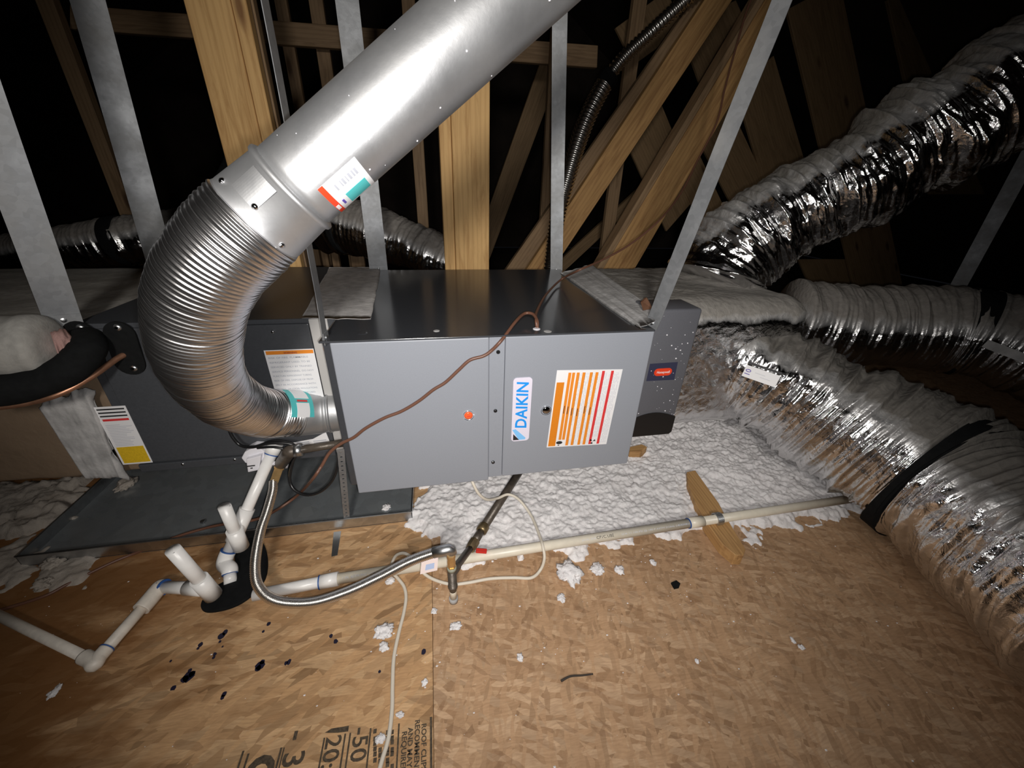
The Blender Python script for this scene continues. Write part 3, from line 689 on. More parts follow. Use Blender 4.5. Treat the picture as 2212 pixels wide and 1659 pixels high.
sp_ = thing('supply_plenum', (1.3, 0.6, 0.0), 'foil wrapped supply plenum box at the right end of the furnace', 'plenum')
V, F = crumple_box((0.892, 0.225, 0.20), (1.700, 0.970, 0.735), 44, 0.007, 6.0, 0.085, 3.0); mk('wrapped_box', V, F, 'foil', sp_, True)
rp = thing('return_plenum', (-1.2, 0.6, 0.0), 'dusty duct board return plenum at the left end of the coil cabinet', 'plenum')
V, F = crumple_box((-2.3, 0.235, 0.22), (-0.674, 1.02, 0.715), 36, 0.006, 4.0, 0.012, 9.0); mk('duct_board_box', V, F, 'dust_board', rp, True)

# ------------------------------------------------------------------ insulated flex ducts
def flexduct(name, P, R, label, mat='foil', seed=1, n=420, seg=88, wr=1.0, sag=0.0):
    C = crom(P, 24)
    if hasattr(R, '__len__'):
        t = np.linspace(0, 1, len(R)); Rc = np.interp(np.linspace(0, 1, len(C)), t, R)
    else: Rc = np.full(len(C), float(R))
    Q = np.column_stack([C, Rc]); Q, s = resample(Q, n); Ln = s[-1]
    k = max(4, int(Ln/0.028))
    rg = lambda sd, cy, cx, a: a*(0.35-np.abs(fbm1((n, seg), sd, [(max(3, cy), cx, 2.0, 1)])))
    w = fbm1((n, seg), seed, [(max(3, k//6), 3, 0.034, 1), (max(4, k//3), 4, 0.016, 1)])+rg(seed+7, k//2, 5, 0.024)+rg(seed+8, k, 7, 0.016)+rg(seed+9, int(k*1.5), 16, 0.007)+rg(seed+10, int(k*2.2), 44, 0.0035)+fbm1((n, seg), seed+11, [(k, 34, 0.006, 1)])
    env = 0.55+1.1*np.clip(fbm1((n, seg), seed+50, [(4, 4, 1.0, 1), (9, 5, .6, 1)])+0.45, 0, 1)
    rings = 0.0009*np.sin(2*np.pi*s/0.024)[:, None]
    D = wr*(w*env)+rings
    t_ = thing(name, Q[0, :3], label, 'duct')
    V, F = tubeg(Q[:, :3], Q[:, 3], seg, True, lambda a: D)
    ja = mk('foil_jacket', V, F, mat, t_, True)
    _, U_, B_ = frames(Q[:, :3]); an = np.linspace(0, 2*np.pi, seg, endpoint=False)
    nz = np.cos(an)[None, :]*U_[:, 2:3]+np.sin(an)[None, :]*B_[:, 2:3]
    at_ = ja.data.attributes.new('dust', 'FLOAT', 'POINT'); at_.data.foreach_set('value', np.ascontiguousarray(nz.ravel(), dtype=np.float32))
    return t_, Q, s
def band(par, Q, s, u0, u1, extra, mat, name='strap_band', seg=40):
    L_ = s[-1]; i0 = int(u0*(len(Q)-1)); i1 = max(i0+2, int(u1*(len(Q)-1)))
    P = Q[i0:i1+1, :3]; r = Q[i0:i1+1, 3]+extra
    V, F = tubeg(np.vstack([P[:1], P, P[-1:]]) if False else P, r, seg, True)
    return mk(name, V, F, mat, par, True)

# big lower duct lying towards the viewer on the right
D = [(1575, 775, 1.66), (1640, 802, 1.61), (1768, 878, 1.52), (1905, 968, 1.40), (2030, 1048, 1.28), (2150, 1135, 1.14), (2290, 1240, 1.0), (2480, 1380, 0.84)]
P = np.array([atD(*d) for d in D]); pl0 = np.linalg.norm(np.diff(crom(P, 24), axis=0), axis=1).sum()
dx_ = P[-1]-P[-2]; dx_ = np.array((dx_[0], dx_[1], 0.0)); P = np.vstack([P, P[-1]+dx_*2.2, P[-1]+dx_*5.0])
t_, Q, s = flexduct('flex_duct', P, [0.17, 0.195, 0.215, 0.226, 0.228, 0.236, 0.243, 0.245, 0.245, 0.245], 'fat foil flex duct lying on the floor at lower right', mat='foil_low', seed=21, n=840, seg=110, wr=1.15)
band(t_, Q, s, 0.565*pl0/s[-1], 0.625*pl0/s[-1], 0.014, 'black_rubber')
# sticker on it
i = int(0.17*(len(Q)-1)); c0 = Q[i, :3]
def sticker_on(par, px, py, w, wpx, hpx, ang, name, mat, lift=0.0):
    """thin rectangular sticker, facing the viewer's side of the duct"""
    c = atD(px, py, w); n = (CAM-c)/np.linalg.norm(CAM-c)
    ex = RT*math.cos(ang)-UP*math.sin(ang); ex -= n*(ex@n); ex /= np.linalg.norm(ex); ey = np.cross(n, ex)
    pl = Plane(c, ex, ey, n); s_ = w/FPX; V, F = pl.rect(-wpx/2*s_, -hpx/2*s_, wpx/2*s_, hpx/2*s_, lift, lift+0.0015)
    return mk(name, V, F, mat, par), pl, s_
DUCTSTICK = (t_,)
# upper duct rising off the plenum to the right
D = [(1540, 610, 1.80), (1560, 575, 1.78), (1625, 515, 1.74), (1725, 452, 1.68), (1850, 388, 1.62), (1985, 312, 1.55), (2120, 230, 1.48), (2300, 118, 1.40)]
P = np.array([atD(*d) for d in D])
t2, Q2, s2 = flexduct('flex_duct', P, [0.195, 0.20, 0.20, 0.195, 0.195, 0.197, 0.20, 0.20], 'foil flex duct rising off the plenum top to the upper right', mat='foil_up', seed=33, n=520, seg=100, wr=1.45)
# rear duct running level behind
D = [(1700, 690, 2.05), (1800, 702, 2.03), (1920, 706, 2.0), (2040, 712, 1.93), (2150, 735, 1.84), (2300, 790, 1.72)]
P = np.array([atD(*d) for d in D])
t3, Q3, s3 = flexduct('flex_duct', P, [0.20, 0.20, 0.195, 0.20, 0.20, 0.20], 'dusty level flex duct behind the fat one at far right', mat='foil_far', seed=45, n=340, seg=72, wr=0.6)
band(t3, Q3, s3, 0.66, 0.73, 0.010, 'black_rubber')
# left rear duct and centre rear duct
D = [(-80, 560, 2.25), (60, 548, 2.25), (170, 535, 2.25), (270, 520, 2.25), (360, 505, 2.3), (460, 490, 2.4)]
P = np.array([atD(*d) for d in D])
t4, Q4, s4 = flexduct('flex_duct', P, [0.11, 0.115, 0.125, 0.13, 0.13, 0.13], 'dusty sagging flex duct behind the return plenum at far left', mat='foil_far', seed=57, n=260, seg=64, wr=0.55)
band(t4, Q4, s4, 0.655, 0.70, 0.006, 'black_rubber')
D = [(640, 470, 2.3), (700, 487, 2.28), (760, 490, 2.24), (830, 508, 2.22), (900, 535, 2.2), (985, 572, 2.18)]
P = np.array([atD(*d) for d in D])
t5, Q5, s5 = flexduct('flex_duct', P, [0.13, 0.14, 0.15, 0.145, 0.125, 0.11], 'dusty flex duct sloping down behind the furnace, left of the middle post', mat='foil_far', seed=61, n=240, seg=64, wr=0.5)
band(t5, Q5, s5, 0.30, 0.33, 0.006, 'black_rubber')

# gap cover, duct sticker
st, pl, s_ = sticker_on(t_, 1643, 812, 1.375, 66, 26, math.radians(19), 'duct_sticker', 'white_paper', 0.004)
V, F = pl.rect(-33*s_, 16*s_, 33*s_, 21*s_, 0.004, 0.006); mk('duct_sticker', V, F, 'black_ink', t_)
V, F = text_on(pl, '10', -20*s_, -9*s_, 15*s_, (0, 1), 0.0062, bold=0.0003); mk('marker_writing', V, F, 'purple_ink', st)
V, F = join([pl.rect(-12*s_, 2*s_, 8*s_, 3*s_, 0.0055, 0.0062), pl.rect(0, -4*s_, 20*s_, -3*s_, 0.0055, 0.0062)]); mk('fine_print', V, F, 'faint_ink', st)

st, pl, s_ = sticker_on(t3, 2176, 760, 1.60, 74, 18, math.radians(21), 'duct_sticker', 'mastic', 0.0)
# ------------------------------------------------------------------ flue vent: furnace collar, flexible elbow, collar, long round pipe
vent = thing('vent_connector', atY(725, 890, 0.11), 'ribbed aluminium vent elbow curving up from the left end of the furnace', 'vent pipe')
D = [(745, 884, 1.275), (690, 889, 1.25), (640, 893, 1.205), (600, 894, 1.15), (564, 890, 1.09), (525, 878, 1.01), (486, 856, 0.925), (452, 820, 0.835), (430, 772, 0.755), (422, 718, 0.70), (427, 660, 0.66), (445, 608, 0.635), (476, 558, 0.62), (520, 510, 0.613), (556, 477, 0.613), (580, 456, 0.614)]
P = np.array([atD(*d) for d in D]); C = crom(P, 30); Q, s = resample(C, 1500)
Rf = np.interp(np.linspace(0, 1, len(Q)), [0, 0.12, 0.3, 0.5, 0.75, 1], [0.0705, 0.0705, 0.0685, 0.069, 0.0725, 0.0745])
i0 = int(np.argmin(np.abs(np.linalg.norm(Q-P[2], axis=1))))
i1 = len(Q)-40
q, ss = Q[i0:i1], s[i0:i1]; seg = 72
crease = fbm1((len(q), seg), 5, [(26, 2, 0.003, 1), (90, 3, 0.0012, 1)])
amp = 0.0009+0.0004*fbm1((len(q), 1), 8, [(20, 1, 1, 0)])
uu = (ss-ss[0])/(ss[-1]-ss[0]); pit = 0.0115-0.0042*np.clip((uu-0.12)/0.45, 0, 1)
ph_a = np.r_[0, np.cumsum(np.diff(ss)/pit[1:])]; amp = amp*(1.0+0.7*np.clip(1-uu/0.5, 0, 1))[:, None]
rib = amp*np.sin(2*np.pi*ph_a)[:, None]
big = -0.0011*np.clip(np.sin(2*np.pi*ss/0.058)-0.80, 0, 1)[:, None]*5
V, F = tubeg(q, Rf[i0:i1], seg, True, lambda a: rib+big+crease); mk('ribbed_elbow', V, F, 'alu', vent, True)
Cc = crom(P[:3], 10)
V, F = tubeg(Cc, np.where(np.arange(len(Cc)) > 8, 0.0715, 0.069), 48, True); mk('collar', V, F, 'galv_pipe', vent, True)
bd = Cc[6]; V, F = tubeg(np.array([Cc[5]+(Cc[6]-Cc[5])*k for k in np.linspace(0.2, 1.6, 7)]), 0.069+0.004*np.sin(np.linspace(0, math.pi, 7)), 48, True); mk('collar_bead', V, F, 'galv_pipe', vent, True)
# wrapped paper label near the collar
def wrap_label(par, Pa, Pb, r, a0, a1, name, mat, na=14, lift=0.001):
    """patch on a cylinder between axis points; angles measured from the direction facing the viewer"""
    Pa, Pb = np.array(Pa), np.array(Pb); ax = (Pb-Pa)/np.linalg.norm(Pb-Pa); m = (Pa+Pb)/2
    f = CAM-m; f -= ax*(f@ax); f /= np.linalg.norm(f); g = np.cross(ax, f)
    an = np.linspace(a0, a1, na); top = []; bot = []
    for rr_, lst in ((r+lift, top), (r+lift-0.0008, bot)):
        for p in (Pa, Pb): lst += [p+rr_*(f*math.cos(t)+g*math.sin(t)) for t in an]
    V = np.array(top+bot); k = 2*na
    F = [(j, j+1, na+j+1, na+j) for j in range(na-1)]; B = [tuple(x+k for x in q)[::-1] for q in F]
    rim = list(range(na))+list(range(2*na-1, na-1, -1)); Rm = [(rim[i], rim[i]+k, rim[(i+1) % len(rim)]+k, rim[(i+1) % len(rim)]) for i in range(len(rim))]
    return mk(name, V, F+B+Rm, mat, par, False)
la, lb = C[np.argmin(np.linalg.norm(C-P[2], axis=1))-4], atD(598, 890, 1.14)
LA = atD(643, 893, 1.208); LB = atD(592, 893, 1.138)
def onax(p0, p1, t): return np.array(p0)+(np.array(p1)-np.array(p0))*t
wrap_label(vent, LA, LB, 0.072, -0.15, 1.15, 'wrap_label', 'teal_ink', lift=0.004)
VL = wrap_label(vent, onax(LA, LB, 0.23), onax(LA, LB, 0.77), 0.072, -0.15, 0.42, 'wrap_label', 'white_paper', lift=0.0048)
wrap_label(vent, onax(LA, LB, 0.17), onax(LA, LB, 0.77), 0.072, 0.62, 1.15, 'wrap_label', 'white_paper', lift=0.0048)
wrap_label(vent, onax(LA, LB, 0.28), onax(LA, LB, 0.72), 0.072, 0.47, 0.55, 'wrap_label', 'red_ink', lift=0.0052)

fp2 = thing('flue_pipe', atD(600, 385, 0.62), 'long smooth galvanised flue pipe slanting up across the picture', 'vent pipe')
B = atD(633, 409, 0.620); E2 = atD(1100, -8, 0.60); axd = (E2-B)/np.linalg.norm(E2-B)
far = B+axd*0.92
PB = B-axd*0.074
pp = [PB-axd*0.012, PB, PB+axd*0.004, B-axd*0.006, B-axd*0.003, B, B+axd*0.003, B+axd*0.006]
pr_ = [0.0715, 0.0735, 0.0735, 0.0700, 0.0735, 0.0740, 0.0735, 0.0690]
Pn, Rn = [], []
V, F = tubeg(np.array(pp), pr_, 80, True); mk('adapter_collar', V, F, 'galv_pipe', fp2, True)
zz = np.array([B+axd*0.004+(far-B)*k for k in np.linspace(0, 1, 60)])
V, F = tubeg(zz, 0.0665, 80, True); mk('pipe', V, F, 'galv_pipe', fp2, True)
V, F = tubeg(np.array([PB-axd*0.020+axd*0.004*k for k in range(6)]), 0.0735+0.0022*np.sin(np.linspace(0, math.pi, 6)), 80, True); mk('collar_bead', V, F, 'galv_pipe', fp2, True)
# raised lap patch and rivet on the collar
wrap_label(fp2, B-axd*0.010, B-axd*0.052, 0.0716, 0.15, 0.75, 'lap_plate', 'galv_pipe', lift=0.0022)
f_ = CAM-(B-axd*0.06); f_ -= axd*(f_@axd); f_ /= np.linalg.norm(f_); g_ = np.cross(axd, f_)
for off, t in ((-0.048, -0.20), (-0.066, 0.62), (-0.060, -1.0)):
    c = B+axd*off; n = f_*math.cos(t)+g_*math.sin(t); V, F = tubeg(np.array([c+n*0.071, c+n*0.0745, c+n*0.0765]), [0.0048, 0.0046, 0.002], 10); mk('rivet', V, F, 'chrome', fp2, True)
# price label on the pipe
pa, pb = B+axd*0.040, B+axd*0.108
PL = wrap_label(fp2, pa, pb, 0.0665, 0.30, 1.32, 'pipe_label', 'white_paper', 18, 0.0008)
wrap_label(fp2, pa-axd*0.006, pa+axd*0.003, 0.0665, 0.30, 1.32, 'pipe_label', 'red_badge', 18, 0.0012)
def sub(par, a, b, t0, t1, mat, nm): 
    o = wrap_label(fp2, pa+axd*a, pa+axd*b, 0.0665, t0, t1, nm, mat, 8, 0.0014); return o
sub(PL, 0.020, 0.060, 0.80, 1.22, 'teal_ink', 'label_panel')
sub(PL, 0.009, 0.013, 0.88, 1.05, 'purple_ink', 'label_print')
for k, (x, l) in enumerate(((0.016, 0.003), (0.026, 0.002), (0.030, 0.004), (0.037, 0.002), (0.042, 0.004), (0.049, 0.003), (0.054, 0.004))): sub(PL, x, x+l, 0.45, 0.60, 'grey_ink', 'label_print')
sub(PL, -0.005, 0.001, 0.90, 1.08, 'white_paper', 'label_logo')

parts = []
for k in range(26):
    t = RNG.uniform(-1.2, 1.25); c = B+axd*RNG.uniform(0.02, 0.75); n = f_*math.cos(t)+g_*math.sin(t); c = c+n*0.0663; r = 0.0005+0.0012*RNG.random()**3
    parts.append(tubeg(np.array([c, c+n*r*0.9, c+n*r*1.3]), [r*(1+RNG.random()), r, r*0.4], 6))
V, F = join(parts); fk = mk('fibre_fleck', V, F, 'white_plastic', fp2); fk['kind'] = 'stuff'

# ------------------------------------------------------------------ corrugated flue hose far behind
D = [(1188, 590, 2.6), (1203, 480, 2.55), (1222, 400, 2.5), (1248, 310, 2.45), (1275, 240, 2.4), (1312, 172, 2.35), (1350, 122, 2.3), (1400, 75, 2.25), (1470, 10, 2.2), (1560, -70, 2.1)]
P = np.array([atD(*d) for d in D]); Q, s = resample(crom(P, 20), 900)
hs = thing('flue_hose', Q[0], 'thin corrugated silver flue hose climbing behind the diagonal braces', 'hose')
rad = np.interp(np.linspace(0, 1, 900), [0, 0.45, 0.62, 0.63, 1], [0.046, 0.052, 0.050, 0.036, 0.036])
V, F = tubeg(Q, rad, 32, True, lambda a: (0.0035*np.sin(2*np.pi*s/0.024))[:, None]*np.ones((1, 32))); mk('corrugated_hose', V, F, 'stainless', hs, True)
i = int(0.615*900); V, F = tubeg(Q[i-16:i+16], 0.056, 28); mk('clamp_band', V, F, 'black_rubber', hs, True)

# ------------------------------------------------------------------ steel hanger straps
def strap(px, Ya, Yb, width, label, tfrac=1.0, side=None, name='hanger_strap', t=0.0015, z1=None):
    """px = (x,y) bottom, (x,y) higher; runs on up to the rafters"""
    a = atY(*px[0], Ya); b = atY(*px[1], Yb); d = (b-a)/np.linalg.norm(b-a)
    top = a+d*max(np.linalg.norm(b-a)*1.02, min(2.6, (z1 if z1 else 2.6)/max(0.2, d[2])))
    n = CAM-a; n -= d*(n@d); n /= np.linalg.norm(n)
    if side is not None:
        n = np.array(side, float); n -= d*(n@d); n /= np.linalg.norm(n)
    e = np.cross(d, n)
    o = thing(name, a, label, 'strap', 'hanger straps')
    k = 24; us = np.linspace(0, 1, k); bw = 0.0014*np.sin(us*17)+0.001*np.sin(us*41)
    V = []; 
    for u, w_ in zip(us, bw):
        c = a+(top-a)*u+n*w_
        V += [c-e*width/2, c+e*width/2, c+e*width/2-n*t, c-e*width/2-n*t]
    F = []
    for i in range(k-1):
        for j in range(4): F.append((i*4+j, i*4+(j+1) % 4, (i+1)*4+(j+1) % 4, (i+1)*4+j))
    F += [(3, 2, 1, 0), tuple((k-1)*4+j for j in range(4))]
    mk('strap', V, F, 'strap', o)
    # bent foot and screw at its fixing point
    f0 = a-d*0.012; V, F = boxg((-width/2, -0.001, 0), (width/2, 0.001, 0.03))
    V = np.array([f0+e*v[0]+n*(v[1]+0.0022)+d*v[2] for v in V]); mk('strap_foot', V, F, 'strap', o)
    V, F = tubeg(np.array([f0+d*0.016+n*0.003, f0+d*0.016+n*0.0055, f0+d*0.016+n*0.007]), [0.006, 0.006, 0.002], 10); mk('screw', V, F, 'galv', o)
    return o
strap(((138, 694), (-6, 300)), 0.19, 0.19, 0.066, 'dull steel hanger strap at the left frame edge fixed to the coil cabinet corner')
strap(((348, 572), (206, 60)), 0.99, 0.99, 0.090, 'wide steel hanger strap second from the left, behind the coil cabinet')
strap(((703, 732), (592, 100)), 0.022, 0.022, 0.030, 'narrow hanger seen edge-on rising from the front left furnace corner', side=(0.93, -0.12, 0.0))
strap(((818, 582), (753, 30)), 0.915, 0.915, 0.078, 'flat steel hanger strap at the back left furnace corner, dipping behind the flue pipe')
strap(((1202, 585), (1209, 60)), 0.915, 0.915, 0.058, 'shiny upright steel hanger strap at the back right furnace corner')
strap(((1409, 700), (1676, 30)), 0.055, 0.0, 0.042, 'slanted steel hanger strap at the front right furnace corner', side=(-0.86, -0.50, 0.0))
strap(((2058, 640), (2172, 430)), 1.05, 1.05, 0.078, 'dim steel hanger strap above the level rear duct')

# ------------------------------------------------------------------ humidistat / ionizer box right of the furnace
dv = thing('control_box', (0.99, 0.15, 0.25), 'tall dark grey control box with a red badge beside the furnace', 'control box')
qx1 = atY(1511, 700, 0.10)[0]
V, F = bbox((0.918, 0.10, 0.345), (qx1, 0.222, 0.757), 0.009, 3); mk('housing', V, F, 'device_grey', dv, True)
pl = Plane((0, 0.10, 0), (1, 0, 0), (0, 0, 1), (0, -1, 0))
V, F = poly_on([(1404, 786), (1464, 782), (1456, 820), (1396, 823)], 0.10, 0, 0.0012); bdg = mk('badge_panel', V, F, 'navy', dv)
c = atY(1431.5, 803, 0.10); V, F = pl.round(c[0]-0.0325, c[2]-0.0135, c[0]+0.0325, c[2]+0.0135, 0.0134, 0.0012, 0.0028); rb = mk('red_badge', V, F, 'red_badge', dv)
V, F = text_on(pl, 'Honeywell', c[0]-0.0235, c[2]-0.0042, 0.0125, h=0.0032, fit=0.047, bold=0.0002); mk('badge_lettering', V, F, 'white_paper', rb)
# black drop bottom with its arched upper edge
zb0, zb1 = 0.285, 0.352; xs = np.linspace(0.918, qx1-0.001, 12)
pts = [(0.918, zb0+0.004), (0.924, zb0), (qx1-0.010, zb0), (qx1-0.001, zb0+0.010)]+[(x, zb1+0.030*math.sin(math.pi*min(1, max(0, (x-0.90)/(qx1-0.885))))) for x in xs[::-1]]
V, F = pl.poly([(a, b) for a, b in pts], -0.10, 0.003); mk('black_base', V, F, 'black_plastic', dv)
V, F = bbox((0.92, 0.13, 0.270), (qx1-0.045, 0.21, 0.286), 0.002); mk('base_foot', V, F, 'device_grey', dv)
parts = []
for k in range(70):
    x = 0.922+RNG.random()*(qx1-0.928); z = 0.30+RNG.random()*0.45; r = 0.0008+0.0020*RNG.random()**2
    V, F = tubeg(np.array([(x, 0.1005, z), (x, 0.1005-r*0.8, z), (x, 0.1005-r*1.1, z)]), [r, r, r*0.4], 6); parts.append((V, F))
V, F = join(parts); fk = mk('fibre_fleck', V, F, 'white_plastic', dv); fk['kind'] = 'stuff'

# ------------------------------------------------------------------ PVC condensate drain
dr = thing('condensate_drain', (-0.42, -0.08, 0.0), 'white PVC condensate drain line with two open standpipes and a floor trap', 'drain pipe')
R_ = 0.0166
def pipe(name, a, b, r, mat, par, n=24):
    V, F = cylg(a, b, r, n); return mk(name, V, F, mat, par, True)
def smooth_flat(o):
    for p in o.data.polygons: p.use_smooth = len(p.vertices) <= 4
port = atY(590, 972, 0.165); r_end = atZ(493, 1192, 0.055); up2 = port
dz = (r_end-port); dl = np.linalg.norm(dz); dz /= dl
for o in (pipe('drain_pipe', port, r_end, R_, 'pvc', dr), pipe('pipe_cap', port-dz*0.022, port+dz*0.012, R_*1.30, 'pvc', dr)): smooth_flat(o)
V, F = ringg(port+dz*0.014, dz, R_*1.22, 0.0018); mk('cement_ring', V, F, 'blue_ring', dr)
t2c = atZ(540, 1126, 0.095); k = max(0, (t2c-port)@dz); t2c = port+dz*k
smooth_flat(pipe('tee_fitting', t2c-dz*0.050, t2c+dz*0.052, R_*1.32, 'pvc', dr))
rb_, rt_ = atD(523, 1176, w:=float((t2c-CAM)@_fw)-0.020), None
base2 = t2c+np.array((0.004, -0.020, -0.030)); top2 = None
# standpipe of the second tee is plumb: find its height on the ray of its open end
def plumb(b, px, py):
    """height at which the plumb line above b comes nearest the sight line through px,py"""
    d = ray(px, py); u = np.array((0, 0, 1.0)); w0 = CAM-b
    A_ = np.array([[d@d, -(d@u)], [d@u, -(u@u)]]); s_, t_ = np.linalg.solve(A_, [-(d@w0), -(u@w0)]); return b+u*t_
b2 = atZ(521, 1182, 0.062); tp2 = plumb(b2, 476, 1098)
V, F = hollow(b2+(0, 0, 0.03), tp2, R_, R_*0.80); mk('standpipe', V, F, 'pvc', dr, True)
smooth_flat(pipe('tee_fitting', b2, b2+(tp2-b2)*0.44, R_*1.32, 'pvc', dr))
# elbow below it and plumb stub into the pad
e0 = r_end; e1 = atZ(494, 1215, 0.030); stub = atZ(498, 1260, 0.006)
cv = crom(np.array([e0-dz*0.004, e0+dz*0.016, e0+dz*0.028+(stub-e0)*0.10, stub+(e0-stub)*0.45, stub+(e0-stub)*0.30]), 8)
V, F = tubeg(cv, R_*1.28, 24); smooth_flat(mk('elbow', V, F, 'pvc', dr, True))
pipe('drain_pipe', stub+(e0-stub)*0.32, stub, R_, 'pvc', dr)
V, F = ringg(e0-dz*0.003, dz, R_*1.33, 0.0016); mk('cement_ring', V, F, 'blue_ring', dr)
V, F = ringg(stub+(e0-stub)*0.29, stub-e0, R_*1.20, 0.0016); mk('cement_ring', V, F, 'blue_ring', dr)
# first tee: leaning standpipe
b1 = atZ(461, 1286, 0.022); dist = np.linalg.norm(b1-CAM); tp1 = atD(373, 1187, float((b1-CAM)@_fw)-0.115)
V, F = hollow(b1+(tp1-b1)*0.1, tp1, R_*1.02, R_*0.82); mk('standpipe', V, F, 'pvc', dr, True)
smooth_flat(pipe('tee_fitting', b1, b1+(tp1-b1)*0.38, R_*1.33, 'pvc', dr))
# run to the left and forward elbow, out of frame
tj = b1+(tp1-b1)*0.16
el = atZ(345, 1268, 0.030); el2 = atZ(326, 1292, 0.030); cn = atZ(205, 1430, 0.022); lf = atZ(-60, 1302, 0.022)
pipe('drain_pipe', tj, el, R_, 'pvc', dr)
smooth_flat(pipe('tee_fitting', tj, tj+(el-tj)*0.42, R_*1.22, 'pvc', dr))
cv = crom(np.array([el+(tj-el)*0.10, el+(tj-el)*0.02, (el+el2)/2+(0.001, 0.004, 0), el2+(cn-el2)*0.04, el2+(cn-el2)*0.20]), 8)
V, F = tubeg(cv, R_*1.24, 24); smooth_flat(mk('elbow', V, F, 'pvc_old', dr, True))
V, F = ringg(el+(tj-el)*0.10, tj-el, R_*1.29, 0.0018); mk('cement_ring', V, F, 'blue_ring', dr)
pipe('drain_pipe', el2, cn, R_*0.82, 'pvc_old', dr)
pipe('drain_pipe', cn, lf, R_*0.68, 'pvc_old', dr)
dc = (el2-cn)/np.linalg.norm(el2-cn); dlf = (lf-cn)/np.linalg.norm(lf-cn)
cv = crom(np.array([cn+dc*0.030, cn+dc*0.010, cn-(dc+dlf)*0.004, cn+dlf*0.012, cn+dlf*0.040]), 8)
V, F = tubeg(cv, R_*0.98, 24); smooth_flat(mk('elbow', V, F, 'pvc_old', dr, True))
V, F = ringg(cn+dc*0.031, dc, R_*1.02, 0.0012); mk('cement_ring', V, F, 'blue_ring', dr)

# black foam pad beneath
pts = [fx(*p) for p in ((507, 1192), (530, 1168), (556, 1163), (573, 1182), (580, 1215), (576, 1248), (560, 1274), (537, 1296), (510, 1312), (478, 1322), (448, 1325), (436, 1316), (441, 1298), (466, 1272), (492, 1256), (508, 1236))]
cpad = crom(np.array([(a, b, 0) for a, b in pts+pts[:1]]), 5)[:-1]
V, F = prism(cpad+(0, 0, 0.0006), (0, 0, 0.010)); V, F = bevg(V, F, 0.0025, 2)
tag(mk('foam_pad', V, F, 'black_rubber'), 'black crescent foam rubber pad under the white drain fittings', 'pad')

# long cream water pipe across the floor, with couplings, print and pipe strap
cw = thing('water_pipe', atZ(1100, 1195, 0.0), 'long straight cream plastic pipe lying across the floor toward the fat duct', 'pipe')
a = atZ(548, 1286, 0.018); m1 = atZ(731, 1250, 0.0225); m2 = atZ(1490, 1130, 0.062); e = atZ(1835, 1078, 0.066)
pipe('drain_pipe', a, m1, R_*0.98, 'pvc', cw); dm = (m1-a)/np.linalg.norm(m1-a)
smooth_flat(pipe('coupling', m1-dm*0.050, m1, R_*1.22, 'pvc', cw)); V, F = ringg(m1-dm*0.051, dm, R_*1.24, 0.0018); mk('cement_ring', V, F, 'blue_ring', cw)
q2 = atZ(1000, 1208, 0.036)
pipe('pipe_run', m1, m2, 0.0158, 'cpvc', cw); d2 = (m2-m1)/np.linalg.norm(m2-m1)
pipe('pipe_run', m2, e, 0.0150, 'cpvc', cw)
smooth_flat(pipe('coupling', m2-d2*0.004, m2+d2*0.050, 0.0185, 'cpvc', cw)); V, F = ringg(m2-d2*0.005, d2, 0.0180, 0.0022); mk('cement_ring', V, F, 'blue_ring', cw)
def pipe_text(body, t0, size, ink, fit, ang=0.25):
    p0 = m1+(m2-m1)*t0; f = CAM-p0; f -= d2*(f@d2); f /= np.linalg.norm(f); g = np.cross(f, d2)
    V, F = textg(body, size); V[:, 0] *= fit/(V[:, 0].max()-V[:, 0].min()); r = 0.0161
    out = [p0+d2*v[0]+r*(f*math.cos(v[1]/r-ang)-np.cross(d2, f)*0+g*0+np.cross(f, d2)*0) + r*math.sin(v[1]/r-ang)*np.cross(d2, f)*-1 for v in V]
    up = np.cross(f, d2)*1.0
    if up[2] < 0: up = -up
    out = [p0+d2*v[0]+r*(f*math.cos(v[1]/r-ang)+up*math.sin(v[1]/r-ang)) for v in V]
    mk('pipe_print', out, F, ink, cw)
pipe_text('1 IN. ASTM PVC 1120 SDR', 0.012, 0.0105, 'grey_ink', 0.115)
pipe_text('CPVC/UBE', 0.70, 0.0125, 'black_ink', 0.060); pipe_text('3/4 IN. SDR', 0.655, 0.009, 'faint_ink', 0.05); pipe_text('FLOWGUARD SDR 11 100 PSI @ 180 F ASTM D2846 DRINKING WATER'.replace('FLOWGUARD ', ''), 0.775, 0.0075, 'faint_ink', 0.30)
pipe_text('D2846', 0.955, 0.009, 'grey_ink', 0.032)
# pipe strap on the stick
sc_ = atZ(1550, 1121, 0.063); d3 = (e-m2)/np.linalg.norm(e-m2)
arc = [sc_+0.0195*(np.array((0, 0, 1.0))*math.sin(t)+np.cross(d3, (0, 0, 1))*math.cos(t)) for t in np.linspace(-0.5, math.pi+0.5, 18)]
parts = [tubeg(np.array(arc)+d3*o, 0.003, 8) for o in (-0.009, -0.0045, 0, 0.0045, 0.009)]
V, F = join(parts); mk('pipe_strap', V, F, 'galv', cw)
# split stick under it
pts = [fx(*p) for p in ((1478, 1038), (1496, 1034), (1545, 1105), (1560, 1135), (1602, 1207), (1597, 1221), (1580, 1220), (1552, 1196), (1520, 1150), (1496, 1105), (1480, 1062))]
P3 = np.array([(x, y, 0.0005) for x, y in pts]); V, F = prism(P3, (0, 0, 0.046)); V, F = bevg(V, F, 0.002, 1)
dd = np.array((P3[4]-P3[0])); dd /= np.linalg.norm(dd); ss_ = np.cross(dd, (0, 0, 1))
tag(mk('split_stick', V, F, 'brace_wood', None, False, np.stack([V@dd, V@ss_*2, V[:, 2]*2], 1)+3), 'split piece of lumber lying under the cream pipe at its strap', 'stick')

